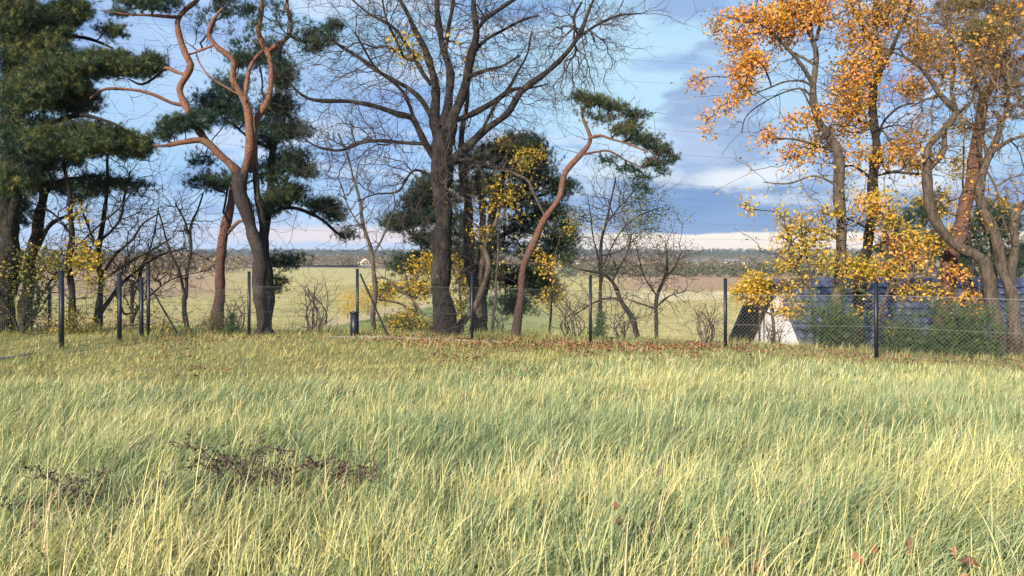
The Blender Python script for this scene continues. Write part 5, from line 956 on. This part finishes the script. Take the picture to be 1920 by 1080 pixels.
# overhead wires
cab_specs = [(112, 128, 86), (152, 168, 88), (238, 258, 84), (284, 300, 90), (338, 358, 86), (368, 382, 92), (415, 424, 90), (446, 450, 94)]
names = ['topmost overhead wire above the lavender cloud', 'second overhead wire from the top', 'third overhead wire from the top, crossing the lavender cloud', 'fourth overhead wire from the top', 'fifth overhead wire from the top, over the white cloud streak', 'sixth overhead wire from the top', 'seventh overhead wire, just over the cream band', 'lowest overhead wire, against the cream band']
for (ya, yb, Y), lb in zip(cab_specs, names):
    a = P(1180, ya, Y); b = P(1430, yb, Y+6); dr = (b-a)/250; n = 60; pts = []
    for s_ in np.linspace(-1500, 1500, n): p_ = a+dr*s_; pts.append([p_[0], p_[1], p_[2]+.000000*s_+((s_-125)/1500)**2*1.6])
    o = build('power_line', tubes([(np.array(pts), np.full(n, .013))], 5), M['cable']); tag(o, lb, 'power line', 'overhead wires')
# ------------------------------------------------------------------ dried weeds in the grass
M['weed'] = leafmat('dead_weed', [(0, (.022, .014, .012)), (.5, (.065, .042, .032)), (1, (.20, .14, .10))], .05)
def weed(label, px, py, Y, n, L, W, lie=.6):
    b = P(px, py, Y); z = float(ground(b[0], Y)); b[2] = z; e = empty('dead_weed_plant', tuple(b), label, 'dead weed', 'dead weeds in the grass'); st = []; hp = []
    for i in range(n):
        a = rng.uniform(-.9, .9)+(math.pi if rng.random() < .5 else 0); dd = np.array([math.cos(a), math.sin(a)*.5, 0]); l = L*rng.uniform(.6, 1); base_ = b+np.array([rng.normal(0, W*.35), rng.normal(0, .12), 0]); pts = []
        for s_ in np.linspace(0, 1, 9): pts.append(base_+dd*l*lie*s_**1.3+[0, 0, l*(1.0*s_-.55*s_**2.2)]+rng.normal(0, .012, 3))
        pts = np.array(pts); st.append((pts, np.linspace(.009, .0035, 9)))
        for k in range(4, 9):
            for _ in range(int(rng.integers(0, 6))):
                q = pts[k]+rng.normal(0, .012, 3); tp = q+rng.normal(0, .035, 3)+[0, 0, .015]; st.append((np.array([q, tp]), np.array([.0022, .001]))); hp.append(tp)
    build('stems', tubes([s_ for s_ in st if len(s_[0]) > 2], 5)+tubes([s_ for s_ in st if len(s_[0]) == 2], 3), M['weed'], e)
    hp = np.array(hp); build('foliage', scatter(OVAL, np.repeat(hp, 4, 0)+rng.normal(0, .009, (len(hp)*4, 3)), rng.normal(0, 1, (len(hp)*4, 3)), rng.uniform(.014, .046, len(hp)*4), rng.uniform(0, .9, len(hp)*4)), M['weed'], e)  # these small ovals are the dried seed heads on the stems, not leaves
weed('dark dead weed arching over the grass, the broadest clump', 480, 850, 5.2, 14, .92, .42)
weed('dead brown weed at the right end of the flattened clump', 575, 880, 4.95, 10, .74, .16)
weed('small black dead weed with knobbly heads, leaning left', 105, 890, 4.6, 10, .72, .16)
weed('thin dead weed between the black one and the broad clump', 190, 905, 4.6, 4, .55, .1)
weed('greyish dead stems low in the grass below the broad clump', 300, 870, 5.0, 4, .42, .3)
weed('tangled dead stems under the broad clump', 430, 930, 4.6, 6, .44, .3)
def stick(label, x0, x1, py, Y, r):
    pts = []
    for f_ in np.linspace(0, 1, 9): p_ = P(x0+(x1-x0)*f_, py, Y+.1*f_); pts.append([p_[0], p_[1], float(ground(p_[0], p_[1]))+.17+.03*math.sin(f_*5)])
    o = build('fallen_branch', tubes([(np.array(pts), np.linspace(r, r*.5, 9))], 7), M['dark_bark'], None, True); tag(o, label, 'fallen branch')
stick('dark fallen branch lying in the tall grass', 20, 190, 960, 4.1, .022)

# ------------------------------------------------------------------ air
m = bpy.data.materials.new('haze'); m.use_nodes = True; t = NT(m.node_tree); t.n.remove(t.n['Principled BSDF'])
v = t.new('ShaderNodeVolumePrincipled'); v.inputs['Density'].default_value = .00016; v.inputs['Color'].default_value = (.80, .87, 1.0, 1); v.inputs['Anisotropy'].default_value = .0
t.l.new(v.outputs[0], t.n['Material Output'].inputs['Volume'])
ob = build('haze', [box(-2600, 2600, -40, 2600, -16, 40)], m); tag(ob, kind='stuff')
